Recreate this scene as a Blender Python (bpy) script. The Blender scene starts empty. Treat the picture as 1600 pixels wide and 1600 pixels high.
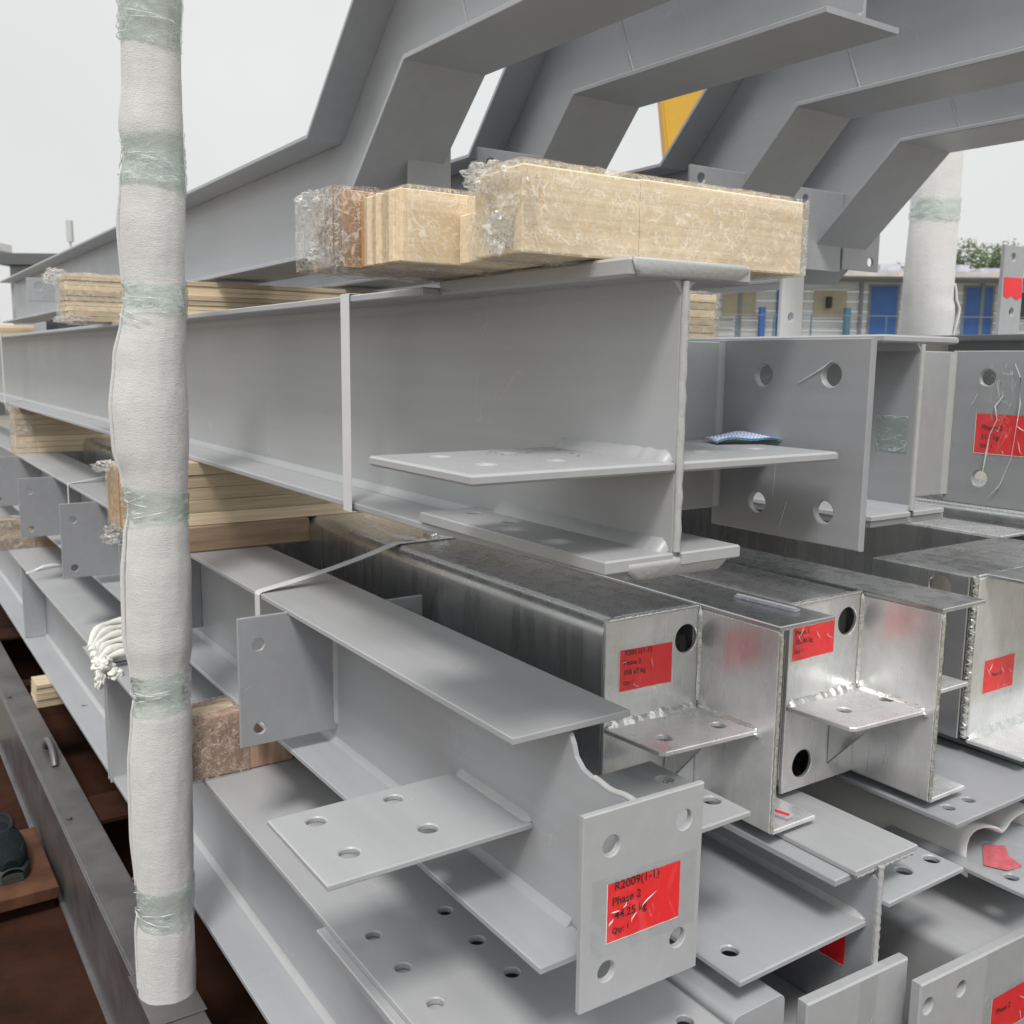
import bpy, bmesh, math, random
from mathutils import Vector, Matrix, noise
from mathutils.geometry import tessellate_polygon
R = math.radians
random.seed(7)
S = bpy.context.scene
C = S.collection

# ------------------------------------------------------------------ camera
YAW, PITCH, ROLL = 0.59369, 0.15203, 0.01079
fw = Vector((math.sin(YAW)*math.cos(PITCH), math.cos(YAW)*math.cos(PITCH), -math.sin(PITCH)))
rt = Vector((math.cos(YAW), -math.sin(YAW), 0))
up = rt.cross(fw)
rt, up = rt*math.cos(ROLL)+up*math.sin(ROLL), up*math.cos(ROLL)-rt*math.sin(ROLL)
cd = bpy.data.cameras.new('camera'); cam = bpy.data.objects.new('camera', cd); C.objects.link(cam)
cam.matrix_world = Matrix((rt, up, -fw)).transposed().to_4x4()
cd.sensor_width = 36; cd.lens = 1539/1600*36; cd.clip_start = .05; cd.clip_end = 2000
cd.dof.use_dof = True; cd.dof.focus_distance = 1.45; cd.dof.aperture_fstop = 11
S.camera = cam

# ------------------------------------------------------------------ world, sun
W = bpy.data.worlds.new('World'); S.world = W; W.use_nodes = True
nt = W.node_tree; nt.nodes.clear()
def wn(t): return nt.nodes.new(t)
out = wn('ShaderNodeOutputWorld'); bg = wn('ShaderNodeBackground'); bg.inputs[1].default_value = 0.1
sky = wn('ShaderNodeTexSky'); sky.sky_type = 'NISHITA'; sky.sun_disc = False
SUN_EL, SUN_AZ = 58, -140      # degrees; direction towards the sun, azimuth from +Y clockwise
sky.sun_elevation = R(SUN_EL); sky.sun_rotation = R(SUN_AZ); sky.dust_density = 4
tc = wn('ShaderNodeTexCoord'); sp = wn('ShaderNodeSeparateXYZ'); cr = wn('ShaderNodeValToRGB')
cr.color_ramp.elements[0].position = 0.0; cr.color_ramp.elements[0].color = (.80, .81, .80, 1)
cr.color_ramp.elements[1].position = 1.0; cr.color_ramp.elements[1].color = (1.60, 1.61, 1.62, 1)
e3 = cr.color_ramp.elements.new(.42); e3.color = (.84, .85, .845, 1)
no = wn('ShaderNodeTexNoise'); no.inputs['Scale'].default_value = 2.2; no.inputs['Detail'].default_value = 5
nm = wn('ShaderNodeMapRange'); nm.inputs[3].default_value = 8.7; nm.inputs[4].default_value = 11.6
mu = wn('ShaderNodeVectorMath'); mu.operation = 'SCALE'
mx = wn('ShaderNodeMix'); mx.data_type = 'RGBA'; mx.inputs[0].default_value = 0.93
L = nt.links.new
L(tc.outputs['Generated'], sp.inputs[0]); L(sp.outputs[2], cr.inputs[0]); L(tc.outputs['Generated'], no.inputs['Vector'])
L(no.outputs[0], nm.inputs[0]); L(cr.outputs[0], mu.inputs[0]); L(nm.outputs[0], mu.inputs[3])
L(sky.outputs[0], mx.inputs[6]); L(mu.outputs[0], mx.inputs[7]); L(mx.outputs[2], bg.inputs[0]); L(bg.outputs[0], out.inputs[0])
sd = bpy.data.lights.new('sun', 'SUN'); sd.energy = 2.3; sd.angle = R(14); sd.color = (1, .97, .93)
so = bpy.data.objects.new('sun', sd); C.objects.link(so)
a, e = R(SUN_AZ), R(SUN_EL)
so.rotation_euler = Vector((math.sin(a)*math.cos(e), math.cos(a)*math.cos(e), math.sin(e))).to_track_quat('Z', 'Y').to_euler()
S.view_settings.view_transform = 'Standard'; S.view_settings.look = 'None'
S.view_settings.gamma = 1; S.view_settings.exposure = 0.0; S.view_settings.use_curve_mapping = False
S.cycles.max_bounces = 8; S.cycles.transparent_max_bounces = 12

# ------------------------------------------------------------------ materials
def mat(name, col, rough=.5, metal=0, var=.06, nscale=8, bump=0, bscale=200, rvar=0, col2=None, stretch=None, build=None, spec=None):
    m = bpy.data.materials.new(name); m.use_nodes = True; t = m.node_tree; n = t.nodes; l = t.links.new
    b = n['Principled BSDF']; b.inputs['Roughness'].default_value = rough; b.inputs['Metallic'].default_value = metal
    if spec is not None: b.inputs['Specular IOR Level'].default_value = spec
    co = n.new('ShaderNodeTexCoord'); mp = n.new('ShaderNodeMapping')
    if stretch: mp.inputs['Scale'].default_value = stretch
    l(co.outputs['Object'], mp.inputs[0])
    nz = n.new('ShaderNodeTexNoise'); nz.inputs['Scale'].default_value = nscale; nz.inputs['Detail'].default_value = 6
    nz.inputs['Roughness'].default_value = .6
    l(mp.outputs[0], nz.inputs['Vector'])
    rp = n.new('ShaderNodeValToRGB'); rp.color_ramp.elements[0].position = .3; rp.color_ramp.elements[1].position = .7
    c1 = [c*(1-var) for c in col]; c2 = list(col2) if col2 else [min(1, c*(1+var)) for c in col]
    rp.color_ramp.elements[0].color = (*c1, 1); rp.color_ramp.elements[1].color = (*c2, 1)
    l(nz.outputs[0], rp.inputs[0]); l(rp.outputs[0], b.inputs['Base Color'])
    if rvar:
        mr = n.new('ShaderNodeMapRange'); mr.inputs[1].default_value = .3; mr.inputs[2].default_value = .7
        mr.inputs[3].default_value = rough-rvar; mr.inputs[4].default_value = rough+rvar
        l(nz.outputs[0], mr.inputs[0]); l(mr.outputs[0], b.inputs['Roughness'])
    if bump:
        n2 = n.new('ShaderNodeTexNoise'); n2.inputs['Scale'].default_value = bscale; n2.inputs['Detail'].default_value = 3
        l(mp.outputs[0], n2.inputs['Vector'])
        bp = n.new('ShaderNodeBump'); bp.inputs['Strength'].default_value = bump; bp.inputs['Distance'].default_value = .002
        l(n2.outputs[0], bp.inputs['Height']); l(bp.outputs[0], b.inputs['Normal'])
    if build: build(m, n, l, b, mp, rp)
    return m

def paint_extra(m, n, l, b, mp, rp):
    # slow waves of the sheet, small specks and rubs in the paint
    w = n.new('ShaderNodeTexNoise'); w.inputs['Scale'].default_value = 5; w.inputs['Detail'].default_value = 1
    l(mp.outputs[0], w.inputs['Vector'])
    f = n.new('ShaderNodeTexNoise'); f.inputs['Scale'].default_value = 420; f.inputs['Detail'].default_value = 2
    l(mp.outputs[0], f.inputs['Vector'])
    b1 = n.new('ShaderNodeBump'); b1.inputs['Strength'].default_value = .25; b1.inputs['Distance'].default_value = .004
    b2 = n.new('ShaderNodeBump'); b2.inputs['Strength'].default_value = .10; b2.inputs['Distance'].default_value = .0012
    l(w.outputs[0], b1.inputs['Height']); l(f.outputs[0], b2.inputs['Height']); l(b1.outputs[0], b2.inputs['Normal']); l(b2.outputs[0], b.inputs['Normal'])
    v = n.new('ShaderNodeTexVoronoi'); v.inputs['Scale'].default_value = 26
    l(mp.outputs[0], v.inputs['Vector'])
    th = n.new('ShaderNodeMapRange'); th.inputs[1].default_value = .03; th.inputs[2].default_value = .055; th.inputs[3].default_value = .12; th.inputs[4].default_value = 0
    l(v.outputs['Distance'], th.inputs[0])
    s2 = n.new('ShaderNodeTexNoise'); s2.inputs['Scale'].default_value = 9; l(mp.outputs[0], s2.inputs['Vector'])
    g = n.new('ShaderNodeMapRange'); g.inputs[1].default_value = .60; g.inputs[2].default_value = .64
    l(s2.outputs[0], g.inputs[0])
    mm = n.new('ShaderNodeMath'); mm.operation = 'MULTIPLY'; l(th.outputs[0], mm.inputs[0]); l(g.outputs[0], mm.inputs[1])
    mx = n.new('ShaderNodeMix'); mx.data_type = 'RGBA'; l(mm.outputs[0], mx.inputs[0]); l(rp.outputs[0], mx.inputs[6]); mx.inputs[7].default_value = (.12, .12, .12, 1)
    # a few light scuffs where pieces rubbed
    z = n.new('ShaderNodeTexNoise'); z.inputs['Scale'].default_value = 5; z.inputs['Detail'].default_value = 3; z.inputs['Distortion'].default_value = 1.2; l(mp.outputs[0], z.inputs['Vector'])
    z1 = n.new('ShaderNodeMath'); z1.operation = 'SUBTRACT'; l(z.outputs[0], z1.inputs[0]); z1.inputs[1].default_value = .5
    z2 = n.new('ShaderNodeMath'); z2.operation = 'ABSOLUTE'; l(z1.outputs[0], z2.inputs[0])
    z3 = n.new('ShaderNodeMapRange'); z3.inputs[1].default_value = 0; z3.inputs[2].default_value = .004; z3.inputs[3].default_value = .4; z3.inputs[4].default_value = 0; l(z2.outputs[0], z3.inputs[0])
    zg = n.new('ShaderNodeTexNoise'); zg.inputs['Scale'].default_value = 3.5; l(mp.outputs[0], zg.inputs['Vector'])
    z4 = n.new('ShaderNodeMapRange'); z4.inputs[1].default_value = .56; z4.inputs[2].default_value = .64; l(zg.outputs[0], z4.inputs[0])
    z5 = n.new('ShaderNodeMath'); z5.operation = 'MULTIPLY'; l(z3.outputs[0], z5.inputs[0]); l(z4.outputs[0], z5.inputs[1])
    m5 = n.new('ShaderNodeMix'); m5.data_type = 'RGBA'; l(z5.outputs[0], m5.inputs[0]); l(mx.outputs[2], m5.inputs[6]); m5.inputs[7].default_value = (.55, .56, .56, 1); mx = m5
    # long faint wipe marks along the steel
    mp2 = n.new('ShaderNodeMapping'); mp2.inputs['Scale'].default_value = (30, 1.2, 30); co = n.new('ShaderNodeTexCoord'); l(co.outputs['Object'], mp2.inputs[0])
    st = n.new('ShaderNodeTexNoise'); st.inputs['Scale'].default_value = 1.3; st.inputs['Detail'].default_value = 3; l(mp2.outputs[0], st.inputs['Vector'])
    sr = n.new('ShaderNodeMapRange'); sr.inputs[1].default_value = .35; sr.inputs[2].default_value = .7; sr.inputs[3].default_value = .97; sr.inputs[4].default_value = 1.03; l(st.outputs[0], sr.inputs[0])
    sc = n.new('ShaderNodeVectorMath'); sc.operation = 'SCALE'; l(mx.outputs[2], sc.inputs[0]); l(sr.outputs[0], sc.inputs[3]); l(sc.outputs[0], b.inputs['Base Color'])

def galv_extra(m, n, l, b, mp, rp):
    v = n.new('ShaderNodeTexVoronoi'); v.inputs['Scale'].default_value = 45; l(mp.outputs[0], v.inputs['Vector'])
    mx = n.new('ShaderNodeMix'); mx.data_type = 'RGBA'; mx.blend_type = 'SOFT_LIGHT'; mx.inputs[0].default_value = .10
    l(rp.outputs[0], mx.inputs[6]); l(v.outputs['Color'], mx.inputs[7])
    hs = n.new('ShaderNodeHueSaturation'); hs.inputs['Saturation'].default_value = .3; l(mx.outputs[2], hs.inputs['Color']); l(hs.outputs[0], b.inputs['Base Color'])
    mp3 = n.new('ShaderNodeMapping'); mp3.inputs['Scale'].default_value = (34, 34, 1.8); co3 = n.new('ShaderNodeTexCoord'); l(co3.outputs['Object'], mp3.inputs[0])
    q = n.new('ShaderNodeTexNoise'); q.inputs['Scale'].default_value = 1; q.inputs['Detail'].default_value = 5; l(mp3.outputs[0], q.inputs['Vector'])
    qr = n.new('ShaderNodeMapRange'); qr.inputs[1].default_value = .35; qr.inputs[2].default_value = .68; qr.inputs[3].default_value = .24; qr.inputs[4].default_value = .34; l(q.outputs[0], qr.inputs[0]); l(qr.outputs[0], b.inputs['Roughness'])
    qs = n.new('ShaderNodeMapRange'); qs.inputs[1].default_value = .3; qs.inputs[2].default_value = .7; qs.inputs[3].default_value = .965; qs.inputs[4].default_value = 1.035; l(q.outputs[0], qs.inputs[0])
    qv = n.new('ShaderNodeVectorMath'); qv.operation = 'SCALE'; l(hs.outputs[0], qv.inputs[0]); l(qs.outputs[0], qv.inputs[3]); l(qv.outputs[0], b.inputs['Base Color'])
    w = n.new('ShaderNodeTexNoise'); w.inputs['Scale'].default_value = 14; w.inputs['Detail'].default_value = 5; l(mp.outputs[0], w.inputs['Vector'])
    b1 = n.new('ShaderNodeBump'); b1.inputs['Strength'].default_value = .22; b1.inputs['Distance'].default_value = .003
    l(w.outputs[0], b1.inputs['Height']); l(b1.outputs[0], b.inputs['Normal'])

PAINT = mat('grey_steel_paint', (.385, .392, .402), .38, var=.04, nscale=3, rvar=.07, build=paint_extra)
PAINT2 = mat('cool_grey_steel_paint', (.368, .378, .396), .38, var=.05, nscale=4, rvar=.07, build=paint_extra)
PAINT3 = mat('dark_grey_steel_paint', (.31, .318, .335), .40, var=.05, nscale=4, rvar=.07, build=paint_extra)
WELD = mat('painted_weld', (.41, .414, .412), .38, var=.05, nscale=30, bump=.35, bscale=160)
GALV = mat('galvanised_steel', (.51, .535, .54), .28, metal=.86, var=.09, nscale=6, rvar=.09, stretch=(1, .45, 1), build=galv_extra)
GALVL = mat('bright_galvanised_steel', (.71, .725, .725), .36, metal=.55, var=.17, nscale=8, rvar=.10, build=galv_extra)
GWELD = mat('galvanised_weld', (.70, .71, .68), .25, metal=.85, var=.15, nscale=60, bump=.9, bscale=130)
DSTEEL = mat('dark_rolled_steel', (.15, .142, .142), .38, metal=.5, var=.22, nscale=5, rvar=.1, bump=.2, bscale=120)
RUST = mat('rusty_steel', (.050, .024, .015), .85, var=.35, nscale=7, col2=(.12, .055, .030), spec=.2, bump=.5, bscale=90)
DRUST = mat('shaded_rusty_steel', (.016, .008, .006), .9, var=.3, nscale=2.5, col2=(.055, .022, .013), bump=.5, bscale=60, spec=.08)  # rust taken near black: shade under the stack is put into the colour
def woodmat(name, c, c2, sc=(2, 60, 60), bump=.3):
    return mat(name, c, .62, var=.12, nscale=2.2, col2=c2, stretch=sc, bump=bump, bscale=3)
PLY = woodmat('pale_plywood', (.80, .63, .41), (.92, .77, .56))
PLY2 = woodmat('yellow_plywood', (.50, .39, .25), (.66, .54, .38))
PLY3 = woodmat('orange_plywood', (.50, .27, .10), (.62, .36, .15))
BLOCKW = woodmat('brown_timber', (.30, .20, .13), (.46, .33, .22), (3, 40, 25))
PINK = woodmat('pinkish_timber', (.30, .17, .12), (.50, .33, .24), (30, 30, 3))
REDB = woodmat('reddish_timber', (.42, .24, .14), (.58, .36, .23), (40, 40, 2))
RED = mat('red_sticker', (.86, .020, .026), .35, var=.06)
INK = mat('sticker_ink', (.035, .004, .006), .5)
STRAP = mat('white_strap', (.66, .66, .68), .35, var=.05)
CLOTH = mat('white_rope_cloth', (.72, .73, .68), .8, var=.1, nscale=40, bump=.6, bscale=80)
FOAM = mat('white_foam_sheet', (.72, .72, .705), .55, var=.04)
WHITE = mat('white_paint', (.7, .7, .7), .5)
def felt_extra(m, n, l, b, mp, rp):
    b.inputs['Sheen Weight'].default_value = .25
    f = n.new('ShaderNodeTexNoise'); f.inputs['Scale'].default_value = 170; f.inputs['Detail'].default_value = 5; l(mp.outputs[0], f.inputs['Vector'])
    g = n.new('ShaderNodeTexNoise'); g.inputs['Scale'].default_value = 28; g.inputs['Detail'].default_value = 3; l(mp.outputs[0], g.inputs['Vector'])
    b1 = n.new('ShaderNodeBump'); b1.inputs['Strength'].default_value = .18; b1.inputs['Distance'].default_value = .004
    b2 = n.new('ShaderNodeBump'); b2.inputs['Strength'].default_value = .55; b2.inputs['Distance'].default_value = .0022
    l(g.outputs[0], b1.inputs['Height']); l(f.outputs[0], b2.inputs['Height']); l(b1.outputs[0], b2.inputs['Normal']); l(b2.outputs[0], b.inputs['Normal'])
    mr = n.new('ShaderNodeMapRange'); mr.inputs[1].default_value = .3; mr.inputs[2].default_value = .7; mr.inputs[3].default_value = .94; mr.inputs[4].default_value = 1.04
    l(f.outputs[0], mr.inputs[0])
    sc = n.new('ShaderNodeVectorMath'); sc.operation = 'SCALE'; l(rp.outputs[0], sc.inputs[0]); l(mr.outputs[0], sc.inputs[3]); l(sc.outputs[0], b.inputs['Base Color'])
FELT = mat('grey_white_felt', (.60, .595, .585), .95, var=.035, nscale=14, stretch=(1, 1, 3.5), build=felt_extra)
def film(name, tint, lo, hi, scale, bump, rough=.12, white=(.9, .9, .9), stretch=None, dist=.01, width=.03, gate=(.35, .6), gmax=.35):
    """clear plastic film: mostly see-through, fine bright creases where it is folded, a soft gloss"""
    m = bpy.data.materials.new(name); m.use_nodes = True; t = m.node_tree; n = t.nodes; l = t.links.new
    n.clear(); o = n.new('ShaderNodeOutputMaterial'); tr = n.new('ShaderNodeBsdfTransparent'); tr.inputs[0].default_value = (*tint, 1)
    df = n.new('ShaderNodeBsdfPrincipled'); df.inputs['Base Color'].default_value = (*white, 1); df.inputs['Roughness'].default_value = .35
    co = n.new('ShaderNodeTexCoord'); mp = n.new('ShaderNodeMapping')
    if stretch: mp.inputs['Scale'].default_value = stretch
    l(co.outputs['Object'], mp.inputs[0])
    def ridge(sc, wd, dd):
        z = n.new('ShaderNodeTexNoise'); z.inputs['Scale'].default_value = sc; z.inputs['Detail'].default_value = 1; z.inputs['Distortion'].default_value = dd*.5
        l(mp.outputs[0], z.inputs['Vector'])
        a = n.new('ShaderNodeMath'); a.operation = 'SUBTRACT'; l(z.outputs[0], a.inputs[0]); a.inputs[1].default_value = .5
        c = n.new('ShaderNodeMath'); c.operation = 'ABSOLUTE'; l(a.outputs[0], c.inputs[0])
        r = n.new('ShaderNodeMapRange'); r.inputs[1].default_value = 0; r.inputs[2].default_value = wd; r.inputs[3].default_value = 1; r.inputs[4].default_value = 0; l(c.outputs[0], r.inputs[0])
        return r.outputs[0]
    r1 = ridge(scale, width, 2.5); r2 = ridge(scale*2.3, width*1.3, 3.5)
    ga = n.new('ShaderNodeTexNoise'); ga.inputs['Scale'].default_value = scale*.6; ga.inputs['Detail'].default_value = 3; l(mp.outputs[0], ga.inputs['Vector'])
    gr = n.new('ShaderNodeMapRange'); gr.inputs[1].default_value = gate[0]; gr.inputs[2].default_value = gate[1]; l(ga.outputs[0], gr.inputs[0])
    ad = n.new('ShaderNodeMath'); ad.operation = 'MAXIMUM'; l(r1, ad.inputs[0]); l(r2, ad.inputs[1])
    mm = n.new('ShaderNodeMath'); mm.operation = 'MULTIPLY'; l(ad.outputs[0], mm.inputs[0]); l(gr.outputs[0], mm.inputs[1])
    fr = n.new('ShaderNodeMapRange'); fr.inputs[3].default_value = lo; fr.inputs[4].default_value = hi; l(mm.outputs[0], fr.inputs[0])
    bp = n.new('ShaderNodeBump'); bp.inputs['Strength'].default_value = bump; bp.inputs['Distance'].default_value = dist
    l(ga.outputs[0], bp.inputs['Height'])
    mx = n.new('ShaderNodeMixShader'); l(fr.outputs[0], mx.inputs[0]); l(tr.outputs[0], mx.inputs[1]); l(df.outputs[0], mx.inputs[2])
    g2 = n.new('ShaderNodeBsdfGlossy'); g2.inputs['Roughness'].default_value = rough; l(bp.outputs[0], g2.inputs['Normal'])
    fz = n.new('ShaderNodeFresnel'); fz.inputs[0].default_value = 1.35; l(bp.outputs[0], fz.inputs['Normal'])
    fc = n.new('ShaderNodeMath'); fc.operation = 'MINIMUM'; l(fz.outputs[0], fc.inputs[0]); fc.inputs[1].default_value = gmax
    m2 = n.new('ShaderNodeMixShader'); l(fc.outputs[0], m2.inputs[0]); l(mx.outputs[0], m2.inputs[1]); l(g2.outputs[0], m2.inputs[2])
    l(m2.outputs[0], o.inputs[0]); return m
WRAP = film('clear_stretch_film', (1, 1, .99), .03, .46, 44, .8, .20, (.98, .95, .87), width=.030, gate=(.25, .45))
WRAPM = film('milky_film_end', (.99, .99, .985), .06, .55, 32, .7, .15, (.84, .84, .83), width=.045)
TAPE = film('green_clear_tape', (.91, .955, .935), .11, .75, 16, .6, .16, (.72, .81, .77), (1, 1, 3.2), width=.02)
CTAPE = film('clear_packing_tape', (.985, .995, .99), .012, .5, 12, .3, .15, (.88, .91, .90), (2.2, 2.2, .9), .004, width=.008, gate=(.52, .66), gmax=.07)

# ------------------------------------------------------------------ object helpers
OFF = {}
def thing(name, label, cat, loc=(0, 0, 0), group=None, rz=None):
    o = bpy.data.objects.new(name, None); C.objects.link(o); o.location = loc
    o.empty_display_size = .1
    o['label'] = label; o['category'] = cat; o['kind'] = 'thing'
    if group: o['group'] = group
    if rz is None: OFF[o.name] = Vector(loc)
    else: o.rotation_euler = (0, 0, rz); OFF[o.name] = Vector((0, 0, 0))
    return o
def put(name, g, m, parent=None, smooth=None, kind=None, label=None, recalc=True):
    if isinstance(g, list):
        for q in g: o = put(name, q, m, parent, smooth, kind, label, recalc)
        return o
    v, f = g
    off = OFF[parent.name] if parent else Vector((0, 0, 0))
    me = bpy.data.meshes.new(name); me.from_pydata([Vector(p)-off for p in v], [], f)
    if recalc:
        b = bmesh.new(); b.from_mesh(me); bmesh.ops.recalc_face_normals(b, faces=b.faces); b.to_mesh(me); b.free()
    me.materials.append(m)
    o = bpy.data.objects.new(name, me); C.objects.link(o)
    if smooth is not None:
        me.shade_smooth(); me.set_sharp_from_angle(angle=R(smooth))
    if parent: o.parent = parent; OFF[o.name] = off
    else: OFF[o.name] = Vector((0, 0, 0))
    if kind: o['kind'] = kind
    if label: o['label'] = label
    return o
def join(*gs):
    V, F = [], []
    for v, f in gs:
        k = len(V); V += list(v); F += [tuple(i+k for i in q) for q in f]
    return V, F
def J(*gs): return list(gs)
def circle(u, v, r, n=28): return [(u+r*math.cos(2*math.pi*i/n), v+r*math.sin(2*math.pi*i/n)) for i in range(n)]
def area(p): return sum(p[i][0]*p[(i+1) % len(p)][1]-p[(i+1) % len(p)][0]*p[i][1] for i in range(len(p)))/2
def inset(p, d):
    """offset a CCW polygon inwards by d"""
    n = len(p); r = []
    for i in range(n):
        a, b, c = Vector(p[i-1]), Vector(p[i]), Vector(p[(i+1) % n])
        e1 = (b-a).normalized(); e2 = (c-b).normalized()
        n1 = Vector((-e1.y, e1.x)); n2 = Vector((-e2.y, e2.x)); k = n1+n2
        k = k/max(.25, k.dot(n1)) if k.length > 1e-6 else n1
        r.append(tuple(b+k*d))
    return r
AX = {'x': lambda u, v, w: (w, u, v), 'y': lambda u, v, w: (u, w, v), 'z': lambda u, v, w: (u, v, w)}
def plate(ax, lo, t, poly, holes=(), bev=.0016):
    """plate normal to axis ax from lo to lo+t, chamfered edges; holes are (u,v,r) or point lists"""
    if area(poly) < 0: poly = poly[::-1]
    mp = AX[ax]; b = min(bev, t*.35)
    rings = [(poly, inset(poly, b))]
    for h in holes:
        if isinstance(h, tuple): rings.append((circle(*h), circle(h[0], h[1], h[2]+b)))
        else:
            if area(h) < 0: h = h[::-1]
            rings.append((h, inset(h, -b)))
    V, F = [], []
    caps = {}
    for k, (full, small) in enumerate(rings):
        n = len(full); base = len(V)
        for lvl, rg in ((lo, small), (lo+b, full), (lo+t-b, full), (lo+t, small)):
            V += [mp(u, v, lvl) for u, v in rg]
        for s in range(3):
            for i in range(n):
                j = (i+1) % n; a = base+s*n
                F.append((a+i, a+j, a+n+j, a+n+i))
        caps[k] = (base, n)
    tris = tessellate_polygon([[Vector((u, v, 0)) for u, v in r[1]] for r in rings])
    idx = []
    for k, (base, n) in caps.items(): idx += [(base+i, base+3*n+i) for i in range(n)]
    for a, b2, c in tris:
        F.append((idx[a][0], idx[b2][0], idx[c][0])); F.append((idx[c][1], idx[b2][1], idx[a][1]))
    return V, F
def rect(u0, v0, u1, v1): return [(u0, v0), (u1, v0), (u1, v1), (u0, v1)]
def rrect(u0, v0, u1, v1, r, n=5):
    p = []
    for cx, cy, s in ((u1-r, v0+r, -90), (u1-r, v1-r, 0), (u0+r, v1-r, 90), (u0+r, v0+r, 180)):
        for i in range(n+1):
            a = R(s+90*i/n); p.append((cx+r*math.cos(a), cy+r*math.sin(a)))
    return p
def box(x0, y0, z0, x1, y1, z1, bev=.001): return plate('z', z0, z1-z0, rect(x0, y0, x1, y1), bev=bev)
def sbox(x0, y0, z0, x1, y1, z1):
    V = [(x, y, z) for z in (z0, z1) for y in (y0, y1) for x in (x0, x1)]
    return V, [(0, 2, 3, 1), (4, 5, 7, 6), (0, 1, 5, 4), (2, 6, 7, 3), (0, 4, 6, 2), (1, 3, 7, 5)]
def bead(p0, p1, a, b, r, jit=.06, step=.012, seed=1, bulge=.0):
    """fillet weld along p0-p1 in the corner spanned by directions a and b"""
    p0, p1, a, b = map(Vector, (p0, p1, a, b)); Ln = (p1-p0).length; n = max(2, min(200, int(Ln/step)))
    rnd = random.Random(seed); V, F = [], []; K = 7
    for i in range(n+1):
        q = p0.lerp(p1, i/n); s = 1+rnd.uniform(-jit, jit)*.5+jit*1.2*noise.noise(q*60+Vector((seed, 0, 0)))
        e = min(1, (i+.35)*.5, (n-i+.35)*.5) if jit > .05 else 1
        rr = r*s*e; V.append(tuple(q))
        for k in range(K-1):
            t = k/(K-2); c = (bulge*2.2-.20)*4*t*(1-t)*.5
            V.append(tuple(q+a*rr*(1-t+c)+b*rr*(t+c)))
    for i in range(n):
        k = K*i
        for s in range(K): F.append((k+(s+1) % K, k+s, k+K+s, k+K+(s+1) % K))
    F.append(tuple(range(K))); k = K*n; F.append(tuple(k+K-1-i for i in range(K)))
    return V, F
def tube(pts, r, n=10, caps=True):
    V, F = [], []; pts = [Vector(p) for p in pts]; m = len(pts)
    rr = r if isinstance(r, (list, tuple)) else [r]*m
    up0 = Vector((0, 0, 1))
    for i, p in enumerate(pts):
        t = (pts[min(i+1, m-1)]-pts[max(i-1, 0)]).normalized()
        s = t.cross(up0)
        if s.length < .1: s = t.cross(Vector((0, 1, 0)))
        s.normalize(); q = s.cross(t)
        V += [tuple(p+(s*math.cos(2*math.pi*k/n)+q*math.sin(2*math.pi*k/n))*rr[i]) for k in range(n)]
    for i in range(m-1):
        for k in range(n):
            j = (k+1) % n; F.append((i*n+k, i*n+j, i*n+n+j, i*n+n+k))
    if caps: F.append(tuple(range(n))[::-1]); F.append(tuple((m-1)*n+k for k in range(n)))
    return V, F
def ribbon(pts, wdir, w, t=.0009):
    """flat band along pts; wdir is its width direction"""
    pts = [Vector(p) for p in pts]; wd = Vector(wdir).normalized()*w/2; V, F = [], []; m = len(pts)
    for i, p in enumerate(pts):
        d = (pts[min(i+1, m-1)]-pts[max(i-1, 0)]).normalized(); nn = d.cross(wd).normalized()*t
        V += [tuple(p-wd), tuple(p+wd), tuple(p+wd+nn), tuple(p-wd+nn)]
    for i in range(m-1):
        for k in range(4): j = (k+1) % 4; F.append((4*i+k, 4*i+j, 4*i+4+j, 4*i+4+k))
    F += [(0, 1, 2, 3), (4*m-1, 4*m-2, 4*m-3, 4*m-4)]
    return V, F
def bez(p0, p1, p2, p3, n=12):
    p0, p1, p2, p3 = map(Vector, (p0, p1, p2, p3))
    return [p0*(1-t)**3+p1*3*t*(1-t)**2+p2*3*t*t*(1-t)+p3*t**3 for t in [i/n for i in range(n+1)]]
def grid(nu, nv, fn, closed=False):
    V = [tuple(fn(i, j)) for j in range(nv) for i in range(nu)]; F = []
    for j in range(nv-1):
        for i in range(nu if closed else nu-1):
            k = (i+1) % nu; F.append((j*nu+i, j*nu+k, (j+1)*nu+k, (j+1)*nu+i))
    return V, F

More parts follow.
